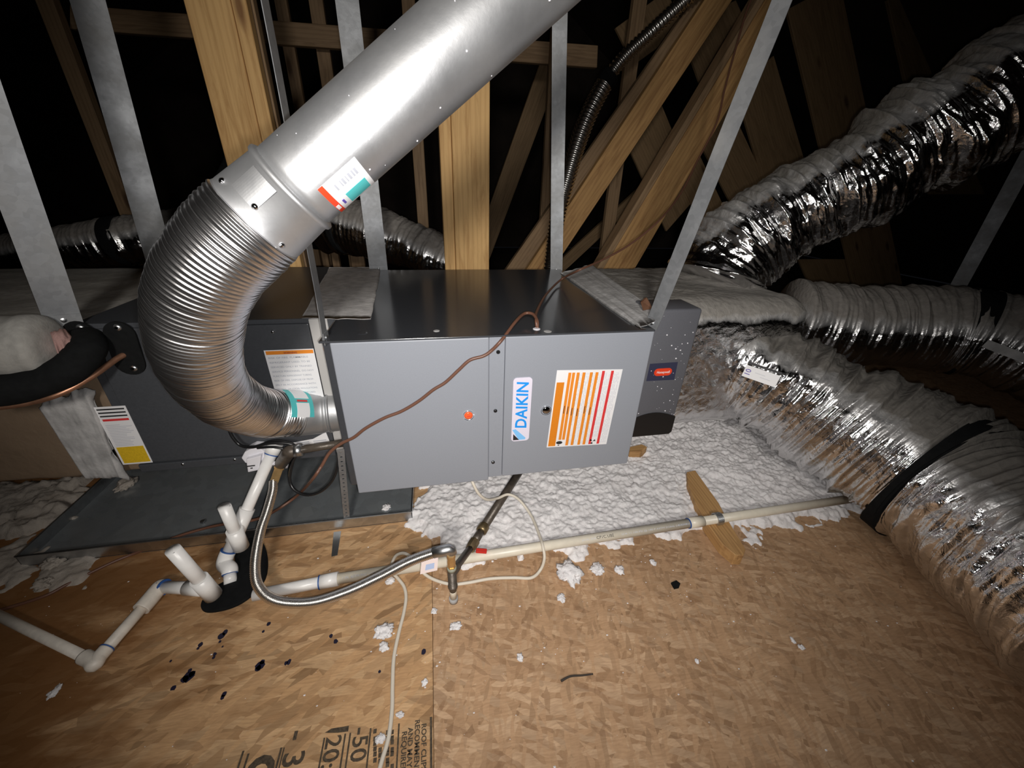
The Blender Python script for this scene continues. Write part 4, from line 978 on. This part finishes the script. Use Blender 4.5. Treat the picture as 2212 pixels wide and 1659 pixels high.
# ------------------------------------------------------------------ gas line: flexible connector, valve, black pipe, drip leg
gl = thing('gas_connector', atD(560, 1240, 1.05), 'shiny corrugated steel gas hose looping from the furnace to the valve', 'hose')
gi = atY(742, 957, 0.075); el = atY(632, 975, 0.075)
pipe('supply_nipple', gi, el, 0.0115, 'black_iron', gl); dgl = (el-gi)/np.linalg.norm(el-gi)
pipe('nipple_collar', el-dgl*0.028, el-dgl*0.004, 0.0185, 'galv', gl)
br = atD(606, 1003, 1.250); cv = crom(np.array([el-dgl*0.006, el+dgl*0.010, el+(br-el)*0.35+dgl*0.006, br]), 8)
V, F = tubeg(cv, 0.0185, 20); mk('elbow', V, F, 'black_iron', gl, True)
bt = atD(592, 1042, 1.225); db = (bt-br)/np.linalg.norm(bt-br)
V, F = tubeg(np.array([br, br+db*0.006, br+db*0.0061, br+db*0.016, br+db*0.0161, bt]), [0.021, 0.021, 0.0165, 0.0165, 0.014, 0.0135], 6); mk('flare_nut', V, F, 'brass', gl)
V, F = ringg(br+db*0.002, db, 0.0228, 0.0055, 20); mk('pale_sealant', V, F, 'white_plastic', gl, False)
D = [(591, 1040, 1.225), (589, 1062, 1.205), (577, 1105, 1.165), (565, 1140, 1.135), (556, 1180, 1.10), (551, 1225, 1.065), (556, 1262, 1.043), (580, 1290, 1.03), (620, 1302, 1.02), (680, 1300, 1.01), (750, 1278, 1.00), (820, 1246, 0.99), (880, 1215, 0.985), (930, 1196, 0.98), (962, 1188, 0.98)]
P = np.array([atD(*d) for d in D]); Q, s = resample(crom(P, 24), 1900)
V, F = tubeg(Q, 0.0122, 20, True, lambda a: (0.0011*np.sin(2*np.pi*s/0.0046))[:, None]*np.ones((1, 20))); mk('corrugated_hose', V, F, 'stainless', gl, True)
V, F = tubeg(np.array([Q[-70], Q[-10], Q[-1]+(Q[-1]-Q[-70])*0.3, atD(976, 1188, 0.985), atD(978, 1196, 0.987)]), [0.0138, 0.0138, 0.0135, 0.0125, 0.0110], 18); mk('hose_end', V, F, 'galv', gl, True)

gp = thing('gas_pipe', (0.262, -0.222, 0.0), 'black iron gas pipe from under the furnace to a valve and drip leg', 'pipe')
bx = atZ(980, 1298, 0.0); bx = np.array((bx[0], bx[1], 0.0))
def zz_(py):  # height of the drip leg axis where it crosses image row py
    return plumb(bx, 978, py)[2]
zt, zb, zm, zc = zz_(1200), zz_(1268), zz_(1240), zz_(1226)
ax_ = lambda z: bx+np.array((0, 0, z))
V, F = tubeg(np.array([ax_(zc-0.002), ax_(zc+0.008), ax_(zc+0.0081), ax_(zc+0.018), ax_(zc+0.0181), ax_(zt-0.010), ax_(zt-0.0099), ax_(zt+0.004)]), [0.0118, 0.0118, 0.0100, 0.0112, 0.0112, 0.0100, 0.0116, 0.0116], 6); mk('brass_nipple', V, F, 'brass', gp)
V, F = ringg(ax_(zc-0.002), (0, 0, 1), 0.0128, 0.006, 20); mk('thread_sealant', V, F, simple('green_grey_sealant', (0.30, 0.31, 0.25), 0.6), gp, True)
V, F = tubeg(np.array([ax_(zb), ax_(zb+0.008), ax_(zb+0.0081), ax_(zc-0.008)]), [0.0135, 0.0135, 0.0122, 0.0122], 20); mk('tee_body', V, F, 'black_iron', gp, True)
pipe('drip_leg', ax_(0.012), ax_(zb+0.004), 0.0098, 'cpvc', gp)
pipe('drip_cap', ax_(0.0), ax_(0.016), 0.0128, 'mastic', gp)
pipe('drip_sleeve', ax_(zb-0.014), ax_(zb), 0.0102, 'black_iron', gp)
g0 = ax_(zm+0.006); g1 = atZ(1018, 1182, 0.060); g2 = atZ(1043, 1142, 0.058); g3 = atZ(1118, 1026, 0.085); gd = (g2-g1)/np.linalg.norm(g2-g1)
V, F = tubeg(np.array([g0, g0+(g1-g0)*0.22, g0+(g1-g0)*0.24, g1]), [0.0135, 0.0135, 0.0105, 0.0105], 18); mk('side_arm', V, F, 'black_iron', gp, True)
V, F = tubeg(np.array([g1-gd*0.010, g1, g1+gd*0.010, g1+gd*0.026, g1+gd*0.0262]), [0.0145, 0.017, 0.0172, 0.0168, 0.013], 8); mk('valve_body', V, F, simple('dull_brass_valve', (0.28, 0.21, 0.12), 0.4, 0.8, 0.2, 60), gp)
vh = atZ(1031, 1189, 0.066); vd = np.array((1.0, -0.25, 0)); vd /= np.linalg.norm(vd)
V, F = bbox((-0.004, -0.008, 0), (0.030, 0.008, 0.006), 0.002); V = np.array([vh+vd*v[0]+np.array((-vd[1], vd[0], 0))*v[1]+np.array((0, 0, v[2]-0.004)) for v in V]); mk('valve_handle', V, F, 'red_plastic', gp)
V, F = tubeg(np.array([g2-gd*0.016, g2-gd*0.012, g2+gd*0.012, g2+gd*0.018]), [0.0125, 0.0185, 0.0185, 0.0140], 16); mk('union', V, F, M['brass'] if False else simple('brown_brass_union', (0.23, 0.17, 0.09), 0.42, 0.75, 0.25, 70), gp, True)
pipe('pipe_run', g1+gd*0.024, g2-gd*0.01, 0.0130, 'black_iron', gp)
pipe('pipe_run', g2+gd*0.014, g3+(g3-g2)*0.25, 0.0145, 'black_iron', gp)

# paper tag hanging on the hose
tg = Plane(atD(932, 1218, 1.01), (1, 0, 0), (0, 0.55, 0.83), (0, -0.83, 0.55)); 
V, F = join([sheet_ for sheet_ in [tg.poly([(-0.030, -0.022), (0.014, -0.018), (0.020, 0.030), (-0.022, 0.026)], 0, 0.0006)]])
pt = mk('paper_tag', V, F, simple('faded_pink_paper', (0.70, 0.58, 0.55), 0.6)); tag(pt, 'small pale paper tag tucked under the gas hose end', 'tag')
V, F = tg.poly([(-0.017, -0.014), (0.006, -0.012), (0.008, 0.002), (-0.014, 0.0)], 0.0006, 0.001); mk('tag_print', V, F, simple('faded_blue_print', (0.35, 0.42, 0.60), 0.6), pt)

# ------------------------------------------------------------------ float switch, wires
fs = thing('float_switch', atY(545, 1000, 0.165), 'small white plastic float switch beside the drain port', 'switch')
def frustum_box(c, pts, Yp, thick, mat, name, par):
    V, F = prism([atY(x, y, Yp) for x, y in pts], (0, thick, 0)); V, F = bevg(V, F, 0.003, 2); return mk(name, V, F, mat, par)
frustum_box(None, [(531, 993), (564, 984), (559, 1016), (535, 1021)], 0.135, 0.045, 'white_plastic', 'switch_body', fs)
frustum_box(None, [(521, 990), (528, 977), (545, 968), (562, 969), (571, 977), (570, 994), (560, 1000), (530, 1001)], 0.150, 0.040, 'white_plastic', 'switch_cap', fs)
q = atY(551, 967, 0.165); V, F = tubeg(np.array([q-(0, 0, 0.008), q+(0, 0, 0.006), q+(0, 0, 0.008)]), [0.010, 0.010, 0.006], 16); mk('switch_knob', V, F, 'white_plastic', fs, True)
V, F = join([poly_on([(534, 1006.2), (551, 1004.2), (551, 1006.6), (534, 1008.6)], 0.135, 0, 0.0005), poly_on([(541, 1010.5), (546, 1009.8), (546, 1012), (541, 1012.6)], 0.135, 0, 0.0005)]); mk('switch_print', V, F, 'black_ink', fs)

def cable(name, D, r, mat, label, cat='cable', n=10, seg=10, fun=None):
    P = np.array([fun(d) if fun else atD(*d) for d in D]); V, F = tubeg(crom(P, n), r, seg)
    return tag(mk(name, V, F, mat, None, True), label, cat)
def Zz(d): return atZ(*d)
# cream low-voltage cable from the furnace, looping over the floor
bz = 0.0055
D = [('y', 1018, 1034, 0.06), ('y', 1021, 1042, 0.03), ('z', 1034, 1066, 0.17), ('z', 1052, 1079, 0.13), ('z', 1075, 1076, 0.098), ('z', 1098, 1068, 0.095), ('z', 1122, 1080, 0.085), ('z', 1148, 1115, 0.06), ('z', 1166, 1158, 0.066), ('z', 1172, 1178, 0.074), ('z', 1176, 1205, 0.05), ('z', 1168, 1230, 0.014), ('z', 1148, 1248, bz),
     ('z', 1110, 1248, bz), ('z', 1060, 1250, bz), ('z', 1010, 1259, bz), ('z', 975, 1262, bz), ('z', 940, 1253, bz), ('z', 915, 1238, 0.012), ('z', 898, 1217, 0.045), ('z', 887, 1203, 0.05), ('z', 872, 1195, 0.044), ('z', 856, 1200, 0.026), ('z', 847, 1216, 0.010), ('z', 846, 1234, 0.005), ('z', 860, 1250, bz),
     ('z', 873, 1268, bz), ('z', 877, 1292, bz), ('z', 872, 1325, bz), ('z', 862, 1365, bz), ('z', 851, 1420, bz), ('z', 848, 1480, bz), ('z', 847, 1530, bz), ('z', 840, 1590, bz), ('z', 826, 1640, bz), ('z', 812, 1690, bz)]
cable('low_voltage_cable', D, 0.0049, 'cable_white', 'cream cable dropping from under the furnace and looping over the floor', fun=lambda d: atY(d[1], d[2], d[3]) if d[0] == 'y' else atZ(d[1], d[2], d[3]))
# brown thermostat wire: rafters -> furnace top grommet, and from there over the door face to the floor at left
yy_ = lambda d: atY(*d) if d[3:] == () else None
D = [('d', 1650, -60, 1.65), ('d', 1618, 10, 1.66), ('d', 1592, 95, 1.68), ('d', 1566, 190, 1.70), ('d', 1548, 265, 1.70), ('d', 1505, 350, 1.70), ('d', 1472, 415, 1.68), ('d', 1425, 475, 1.66), ('d', 1362, 527, 1.62), ('d', 1300, 562, 1.55), ('d', 1252, 583, 1.47), ('z', 1212, 604, 0.745), ('z', 1180, 636, 0.745), ('z', 1160, 672, 0.75), ('z', 1158, 690, 0.75), ('z', 1160, 710, 0.728)]
G = lambda d: atD(*d[1:]) if d[0] == 'd' else (atZ(*d[1:]) if d[0] == 'z' else atY(*d[1:]))
cable('thermostat_wire', D, 0.0042, 'wire_brown', 'brown wire descending past the bright brace to the furnace top grommet', 'wire', fun=G)
D = [('z', 1161, 709, 0.730), ('z', 1160, 692, 0.748), ('z', 1150, 678, 0.757), ('z', 1132, 678, 0.755), ('z', 1112, 697, 0.747), ('y', 1085, 733, -0.004), ('y', 1062, 757, -0.0052), ('y', 1044, 769, -0.0052), ('y', 1015, 778, -0.0052), ('y', 990, 800, -0.0052), ('y', 962, 826, -0.0052), ('y', 936, 842, -0.0052), ('y', 905, 866, -0.0052), ('y', 868, 888, -0.0052), ('y', 830, 903, -0.0052), ('y', 790, 925, -0.0052), ('y', 764, 945, -0.005), ('y', 737, 958, 0.0), ('y', 712, 978, 0.0),
     ('y', 695, 1006, -0.01), ('y', 675, 1035, -0.015), ('z', 645, 1068, 0.15), ('z', 605, 1097, 0.11), ('z', 570, 1116, 0.09), ('z', 540, 1125, 0.115), ('z', 512, 1130, 0.105), ('z', 480, 1133, 0.06), ('z', 440, 1142, 0.049), ('z', 380, 1160, 0.040), ('z', 300, 1192, 0.004), ('z', 240, 1216, 0.004), ('z', 150, 1260, 0.004), ('z', 90, 1290, 0.004), ('z', -40, 1330, 0.004)]
cable('thermostat_wire', D, 0.0045, 'wire_brown', 'brown wire draped across the furnace door and over the gas hose to the floor', 'wire', fun=G)
# black cables near the float switch
D = [('y', 494, 926, 0.150), ('y', 503, 945, 0.145), ('y', 520, 962, 0.14), ('y', 545, 966, 0.125), ('y', 580, 958, 0.11), ('y', 620, 958, 0.11), ('y', 638, 966, 0.11), ('y', 641, 980, 0.115), ('y', 632, 1000, 0.12), ('y', 626, 1035, 0.115), ('y', 636, 1058, 0.10), ('y', 662, 1069, 0.085), ('y', 692, 1062, 0.07), ('y', 716, 1040, 0.06), ('y', 729, 1010, 0.06), ('y', 732, 985, 0.075)]
cable('control_cable', D, 0.0046, 'black_plastic', 'thin black cable looping below the vent beside the float switch', fun=G)
D = [('y', 560, 962, 0.13), ('y', 590, 952, 0.12), ('y', 625, 956, 0.115), ('y', 640, 966, 0.115), ('y', 628, 972, 0.11), ('y', 590, 966, 0.11), ('y', 556, 968, 0.12)]
cable('wire_bundle', D, 0.0036, 'black_plastic', 'short coil of black wire above the white drain cap', fun=G)

# refrigerant lines at the left
D = [('y', -110, 838, 0.02), ('y', -30, 845, 0.03), ('y', 40, 838, 0.05), ('y', 105, 820, 0.07), ('y', 155, 793, 0.09), ('y', 188, 755, 0.13), ('y', 190, 735, 0.175)]
cable('suction_line', D, 0.037, 'black_rubber', 'thick black foam insulated refrigerant hose curving into the coil cabinet', 'hose', 14, 28, fun=G)
D = [('y', -90, 886, 0.03), ('y', -10, 880, 0.035), ('y', 60, 870, 0.045), ('y', 130, 850, 0.06), ('y', 200, 812, 0.11), ('y', 248, 778, 0.165), ('y', 272, 764, 0.192)]
cable('liquid_line', D, 0.0075, 'copper', 'bare copper tube under the black insulated hose', 'tube', 14, 16, fun=G)
# grey wrapped stub with pink fibre core
A0 = atY(-120, 762, 0.10); A1 = atY(118, 748, 0.12)
wsb = thing('wrapped_duct_stub', A1, 'grey wrapped insulation stub with pink fibre end at the left edge', 'duct')
Q_, _ = resample(crom(np.array([A0, (A0+A1)/2+(0, 0, 0.004), A1]), 12), 40); ru = np.full(40, 0.076); ru[-5:] = [0.075, 0.073, 0.069, 0.062, 0.050]
V, F = tubeg(Q_, ru, 40, True, lambda a: fbm1((40, 40), 77, [(6, 5, 0.008, 1), (14, 9, 0.004, 1)])); mk('grey_jacket', V, F, simple('pale_dusty_jacket', (0.34, 0.33, 0.31), 0.9, 0, 0.12, 60, 0.2, 160), wsb, True)
B1 = atY(158, 744, 0.14); Q_, _ = resample(np.array([A1, B1]), 14)
V, F = tubeg(Q_, np.interp(np.arange(14), [0, 11, 13], [0.040, 0.040, 0.026]), 28, True, lambda a: fbm1((14, 28), 79, [(5, 7, 0.012, 1), (9, 14, 0.006, 1)])); mk('pink_core', V, F, 'pink_fibre', wsb, True)

D = [('d', 540, 262, 2.05), ('d', 500, 330, 2.05), ('d', 452, 420, 2.08), ('d', 405, 490, 2.1), ('d', 366, 552, 2.12), ('d', 350, 590, 2.14)]
cable('dark_slanting_line', D, 0.017, 'black_rubber', 'dark thick cable slanting behind the ribbed vent to the return plenum', fun=G)  # dark slanting line built as a thick black tube
# perforated hanger iron below the furnace's left end
a = atY(736, 972, 0.02); b = atZ(749, 1118, 0.046)
ph_ = thing('perforated_strap', b, 'perforated galvanised strap iron running down into the drain pan', 'strap')
dd = (b-a)/np.linalg.norm(b-a); ee = np.array((1.0, 0.12, 0)); ee -= dd*(ee@dd); ee /= np.linalg.norm(ee); nn = np.cross(ee, dd); 
if nn@(CAM-a) < 0: nn = -nn
wS = 0.0098; LS = np.linalg.norm(b-a); nh = 17; parts = []
for i in range(nh):
    y0 = LS*i/nh; y1 = LS*(i+1)/nh; yc = (y0+y1)/2; hr = 0.0036; hh = (y1-y0)/2+0.0003
    ring_o = [(wS, yc), (wS, yc+hh), (0, yc+hh), (-wS, yc+hh), (-wS, yc), (-wS, yc-hh), (0, yc-hh), (wS, yc-hh)]
    ring_i = [(hr*math.cos(q*math.pi/4), yc+hr*math.sin(q*math.pi/4)) for q in range(8)]
    tw = 0.0
    V = [a+ee*x+dd*y+nn*(h+tw) for h in (0.0008, -0.0008) for x, y in ring_o+ring_i]
    F = []
    for k in range(8):
        k2 = (k+1) % 8
        F += [(k, k2, 8+k2, 8+k), (16+k2, 16+k, 24+k, 24+k2), (8+k, 8+k2, 24+k2, 24+k), (k2, k, 16+k, 16+k2)]
    parts.append((np.array(V), F))
V, F = join(parts); mk('strap', V, F, 'strap', ph_)
q = atZ(725, 1176, 0.001); V, F = prism([atZ(x, y, 0.0008) for x, y in ((721, 1150), (737, 1148), (729, 1200), (716, 1203))], (0, 0, 0.0016))
tag(mk('metal_strip', V, F, 'galv'), 'short loose strip of galvanised metal on the OSB below the drain pan', 'strip')

# ------------------------------------------------------------------ blown insulation
def insul(name, poly, x0, x1, y0, y1, step, amp, mat, label, seed, soft=0.05, base=0.004, hi=None):
    nx, ny = int((x1-x0)/step), int((y1-y0)/step); xs = np.linspace(x0, x1, nx); ys = np.linspace(y0, y1, ny)
    X_, Y_ = np.meshgrid(xs, ys); P_ = np.array(poly); inside = np.zeros(X_.shape, bool); dmin = np.full(X_.shape, 9.0)
    for i in range(len(P_)):
        ax, ay = P_[i]; bx_, by_ = P_[(i+1) % len(P_)]
        c = ((ay > Y_) != (by_ > Y_)) & (X_ < (bx_-ax)*(Y_-ay)/(by_-ay+1e-12)+ax); inside ^= c
        t = np.clip(((X_-ax)*(bx_-ax)+(Y_-ay)*(by_-ay))/((bx_-ax)**2+(by_-ay)**2+1e-12), 0, 1)
        dmin = np.minimum(dmin, np.hypot(X_-ax-t*(bx_-ax), Y_-ay-t*(by_-ay)))
    sd = np.where(inside, dmin, -dmin)
    Lx, Ly = (x1-x0), (y1-y0)
    def fb(sd_, cell, a): return fbm1((ny, nx), sd_, [(max(2, int(Ly/cell)), max(2, int(Lx/cell)), a, 0)])
    rag = fb(seed, 0.09, 0.11)+fb(seed+1, 0.035, 0.07)+fb(seed+2, 0.014, 0.035)
    m = np.clip((sd+rag)/soft, -1, 1)
    bil = 0.30+(0.5-np.abs(fb(seed+3, 0.085, 1.0)))*0.42+(0.5-np.abs(fb(seed+4, 0.036, 1.0)))*0.22+(0.5-np.abs(fb(seed+5, 0.017, 1.0)))*0.16+fb(seed+6, 0.0075, 0.22)+fb(seed+8, 0.014, 0.24)+fb(seed+9, 0.026, 0.26)+fb(seed+7, 0.05, 0.3)
    up = (1.0 if hi is None else hi(X_, Y_))
    Zh = np.where(m > 0, np.clip(m, 0, 1)**0.6*(base+amp*np.clip(bil, 0, 2))*up, -0.006)
    keep = (Zh > 0); fm = keep[:-1, :-1] | keep[1:, :-1] | keep[:-1, 1:] | keep[1:, 1:]
    idx = -np.ones(X_.shape, int); used = np.zeros(X_.shape, bool)
    for a, b in ((0, 0), (1, 0), (0, 1), (1, 1)): used[a:ny-1+a, b:nx-1+b] |= fm
    idx[used] = np.arange(used.sum()); V = np.stack([X_[used], Y_[used], Zh[used]], 1)
    J, I = np.nonzero(fm); F = np.stack([idx[J, I], idx[J, I+1], idx[J+1, I+1], idx[J+1, I]], 1)
    o = mk(name, V, F, mat, None, True); return tag(o, label, 'insulation', None, 'stuff')
edge = [(893, 1100), (905, 1150), (935, 1165), (955, 1195), (985, 1225), (1010, 1235), (1060, 1240), (1105, 1215), (1180, 1205), (1260, 1192), (1340, 1182), (1420, 1168), (1500, 1165), (1570, 1160), (1650, 1142), (1720, 1128), (1800, 1120), (1850, 1112)]
poly = [fx(*p) for p in edge]+[(2.1, 0.0), (2.5, 0.5), (2.5, 1.2), (0.16, 1.2), (0.150, 0.3)]
insul('blown_insulation', poly, 0.1, 2.5, -0.3, 1.2, 0.0043, 0.027, 'fluff', 'white fluffy blown insulation spread under and beside the furnace', 100, hi=lambda x, y: 1+np.clip((y-0.0)*0.9, -0.4, 0.8)+np.clip((x-1.0)*0.3, 0, 0.3))
bare = [fx(*p) for p in ((884, 1180), (935, 1178), (930, 1205), (885, 1212))]
insul('blown_insulation', bare, 0.05, 0.40, -0.2, 0.2, 0.005, 0.02, 'fluff', 'small white fluff patch on the seam above the hose end', 130)
poly = [fx(*p) for p in ((-90, 1085), (30, 1040), (160, 1032), (190, 1045), (110, 1130), (60, 1150), (-90, 1155))]
insul('blown_insulation', poly, -2.2, -0.95, -0.1, 0.9, 0.0075, 0.05, 'fluff_old', 'grey dusty insulation on the floor left of the drain pan', 140)
poly = [fx(*p) for p in ((-60, 1200), (60, 1185), (150, 1210), (200, 1235), (120, 1275), (40, 1262), (-60, 1300))]
insul('blown_insulation', [(a, b) for a, b in poly], -1.6, -0.4, -0.3, 0.35, 0.006, 0.024, 'fluff_old', 'thin scattered dusty fluff on the OSB in front of the pan corner', 150, soft=0.08, base=0.003)

def tuft(px, py, rpx, label, grp='loose insulation tufts', mat='fluff', seed=0, flat=0.45):
    c = atZ(px, py, 0.0); r = rpx*float((c-CAM)@_fw)/FPX; g = np.random.default_rng(500+seed)
    bm = bmesh.new(); bmesh.ops.create_icosphere(bm, subdivisions=4, radius=1.0); off = Vector(g.random(3)*20); ex = 0.75+0.5*g.random(2)
    V = []
    for v in bm.verts:
        p = v.co.copy(); d = 1+0.55*mnoise.fractal(p*1.6+off, 0.6, 2.2, 4); V.append((p.x*d*r*ex[0], p.y*d*r*ex[1], p.z*d*r*flat))
    F = [tuple(v.index for v in f.verts) for f in bm.faces]; bm.free(); V = np.array(V); V[:, 2] -= V[:, 2].min()+0.0; V += (c[0], c[1], 0.0)
    o = mk('insulation_tuft', V, F, mat, None, True); return tag(o, label, 'fluff', grp)
tuft(1228, 1246, 22, 'biggest white tuft of loose insulation, right of the cable loop', seed=1)
tuft(1290, 1234, 13, 'white tuft of insulation right of the biggest tuft', seed=2)
tuft(1338, 1234, 9, 'small white tuft second to the right of the biggest tuft', seed=3)
tuft(1212, 1294, 7, 'narrow white tuft just below the biggest tuft', seed=4)
tuft(829, 1367, 14, 'white tuft left of the cream cable, upper of two', seed=5)
tuft(830, 1400, 10, 'white tuft left of the cream cable, lower of two', seed=6)
tuft(985, 1354, 11, 'wispy white tuft right of the board seam', seed=7, flat=0.2)
tuft(1505, 1430, 5, 'tiny white tuft on bare OSB right of the dark twig', seed=8)
tuft(1123, 1422, 6, 'little white tuft left above the dark twig', seed=9)
tuft(865, 1545, 8, 'white sliver of fluff beside the stamped lettering', seed=10, flat=0.25)
tuft(842, 1256, 8, 'white curl of fluff under the gas hose', seed=11, flat=0.3)
tuft(918, 1476, 7, 'small pale tuft left of the seam above the stamp', seed=12)
tuft(822, 1598, 10, 'white shred of fluff on the cable at the stamp', seed=13, flat=0.3)
tuft(1410, 1217, 6, 'tiny white tuft below the cream pipe middle', seed=14)
tuft(1730, 1400, 5, 'tiny pale tuft on the darker OSB at right', seed=15)
tuft(836, 1098, 8, 'white tuft lying in the drain pan near its right end', seed=16)
tuft(118, 1496, 10, 'pale flat tuft on the OSB at lower left', seed=17, flat=0.2)
tuft(120, 1222, 17, 'dusty pale tuft on the OSB below the pan corner', mat='fluff_old', seed=18)
tuft(97, 1268, 15, 'dusty tuft beside the brown wire at far left', mat='fluff_old', seed=19)
tuft(938, 1322, 6, 'pale tuft at the foot of the drip leg', seed=20, flat=0.3)
tuft(1712, 1385, 5, 'very small pale crumb left of the other crumb at right', seed=21)
tuft(275, 1052, 17, 'grey clump of dusty fluff in the drain pan below the caution label', mat='fluff_old', seed=22)
c = atZ(440, 1132, 0.004); V, F = tubeg(np.array([c, c+(0, 0, 0.010), c+(0, 0, 0.0101), c+(0, 0, 0.015)]), [0.004, 0.004, 0.0085, 0.0075], 6)
tag(mk('loose_screw', V, F, 'galv'), 'small shiny hex screw standing in the drain pan', 'screw')
q = atZ(1393, 668, 0.752); V = np.array([q+np.array(p) for p in ((-0.012, -0.012, 0), (0.010, -0.014, 0.004), (0.016, 0.010, 0.012), (0.004, 0.022, 0.030), (-0.010, 0.016, 0.018), (0, 0, 0.008))])
V, F = prism(V[:5], (0.004, -0.006, 0.003)); tag(mk('paper_scrap', V, F, 'copper'), 'torn brown paper scrap on the mastic by the slanted strap', 'scrap')
# bits on the floor
V, F = tubeg(crom(np.array([atZ(1212, 1471, 0.003), atZ(1232, 1461, 0.004), atZ(1258, 1459, 0.003), atZ(1281, 1456, 0.003)]), 8), np.linspace(0.003, 0.0018, 25), 8)
tag(mk('twig', V, F, simple('dark_twig', (0.045, 0.035, 0.028), 0.8), None, True), 'thin dark twig lying on the OSB', 'twig')
V, F = prism([atZ(x, y, 0.0006) for x, y in ((1449, 1261), (1460, 1256), (1469, 1263), (1466, 1271), (1456, 1273))], (0, 0, 0.006))
tag(mk('rubber_crumb', V, F, 'black_rubber'), 'small black crumb on the OSB right of the tufts', 'crumb')
V, F = prism([atZ(x, y, 0.006) for x, y in ((1352, 985), (1382, 978), (1394, 984), (1380, 995), (1356, 996))], (0, 0, 0.05)); V, F = bevg(V, F, 0.003, 1)
tag(mk('wood_scrap', V, F, 'brace_wood', None, False, V*1.0), 'brown wood scrap by the lower right furnace corner in the white fluff', 'scrap')
parts = []
for k in range(420):
    x = RNG.uniform(-1.2, 1.75); y = RNG.uniform(-0.85, 0.08)
    if k < 180: x = RNG.uniform(0.1, 1.3); y = RNG.uniform(-0.45, -0.05)
    r = 0.0006+0.0022*RNG.random()**3; h = r*0.8
    t = RNG.random()*6
    V = [(x+r*math.cos(t+q)*1.4, y+r*math.sin(t+q), 0.0) for q in (0, 1.57, 3.14, 4.71)]+[(x, y, h)]
    parts.append((np.array(V), [(0, 1, 4), (1, 2, 4), (2, 3, 4), (3, 0, 4), (3, 2, 1, 0)]))
V, F = join(parts); tag(mk('fibre_fleck', V, F, 'fluff'), 'tiny white insulation flecks sprinkled over the OSB', 'fluff', None, 'stuff')
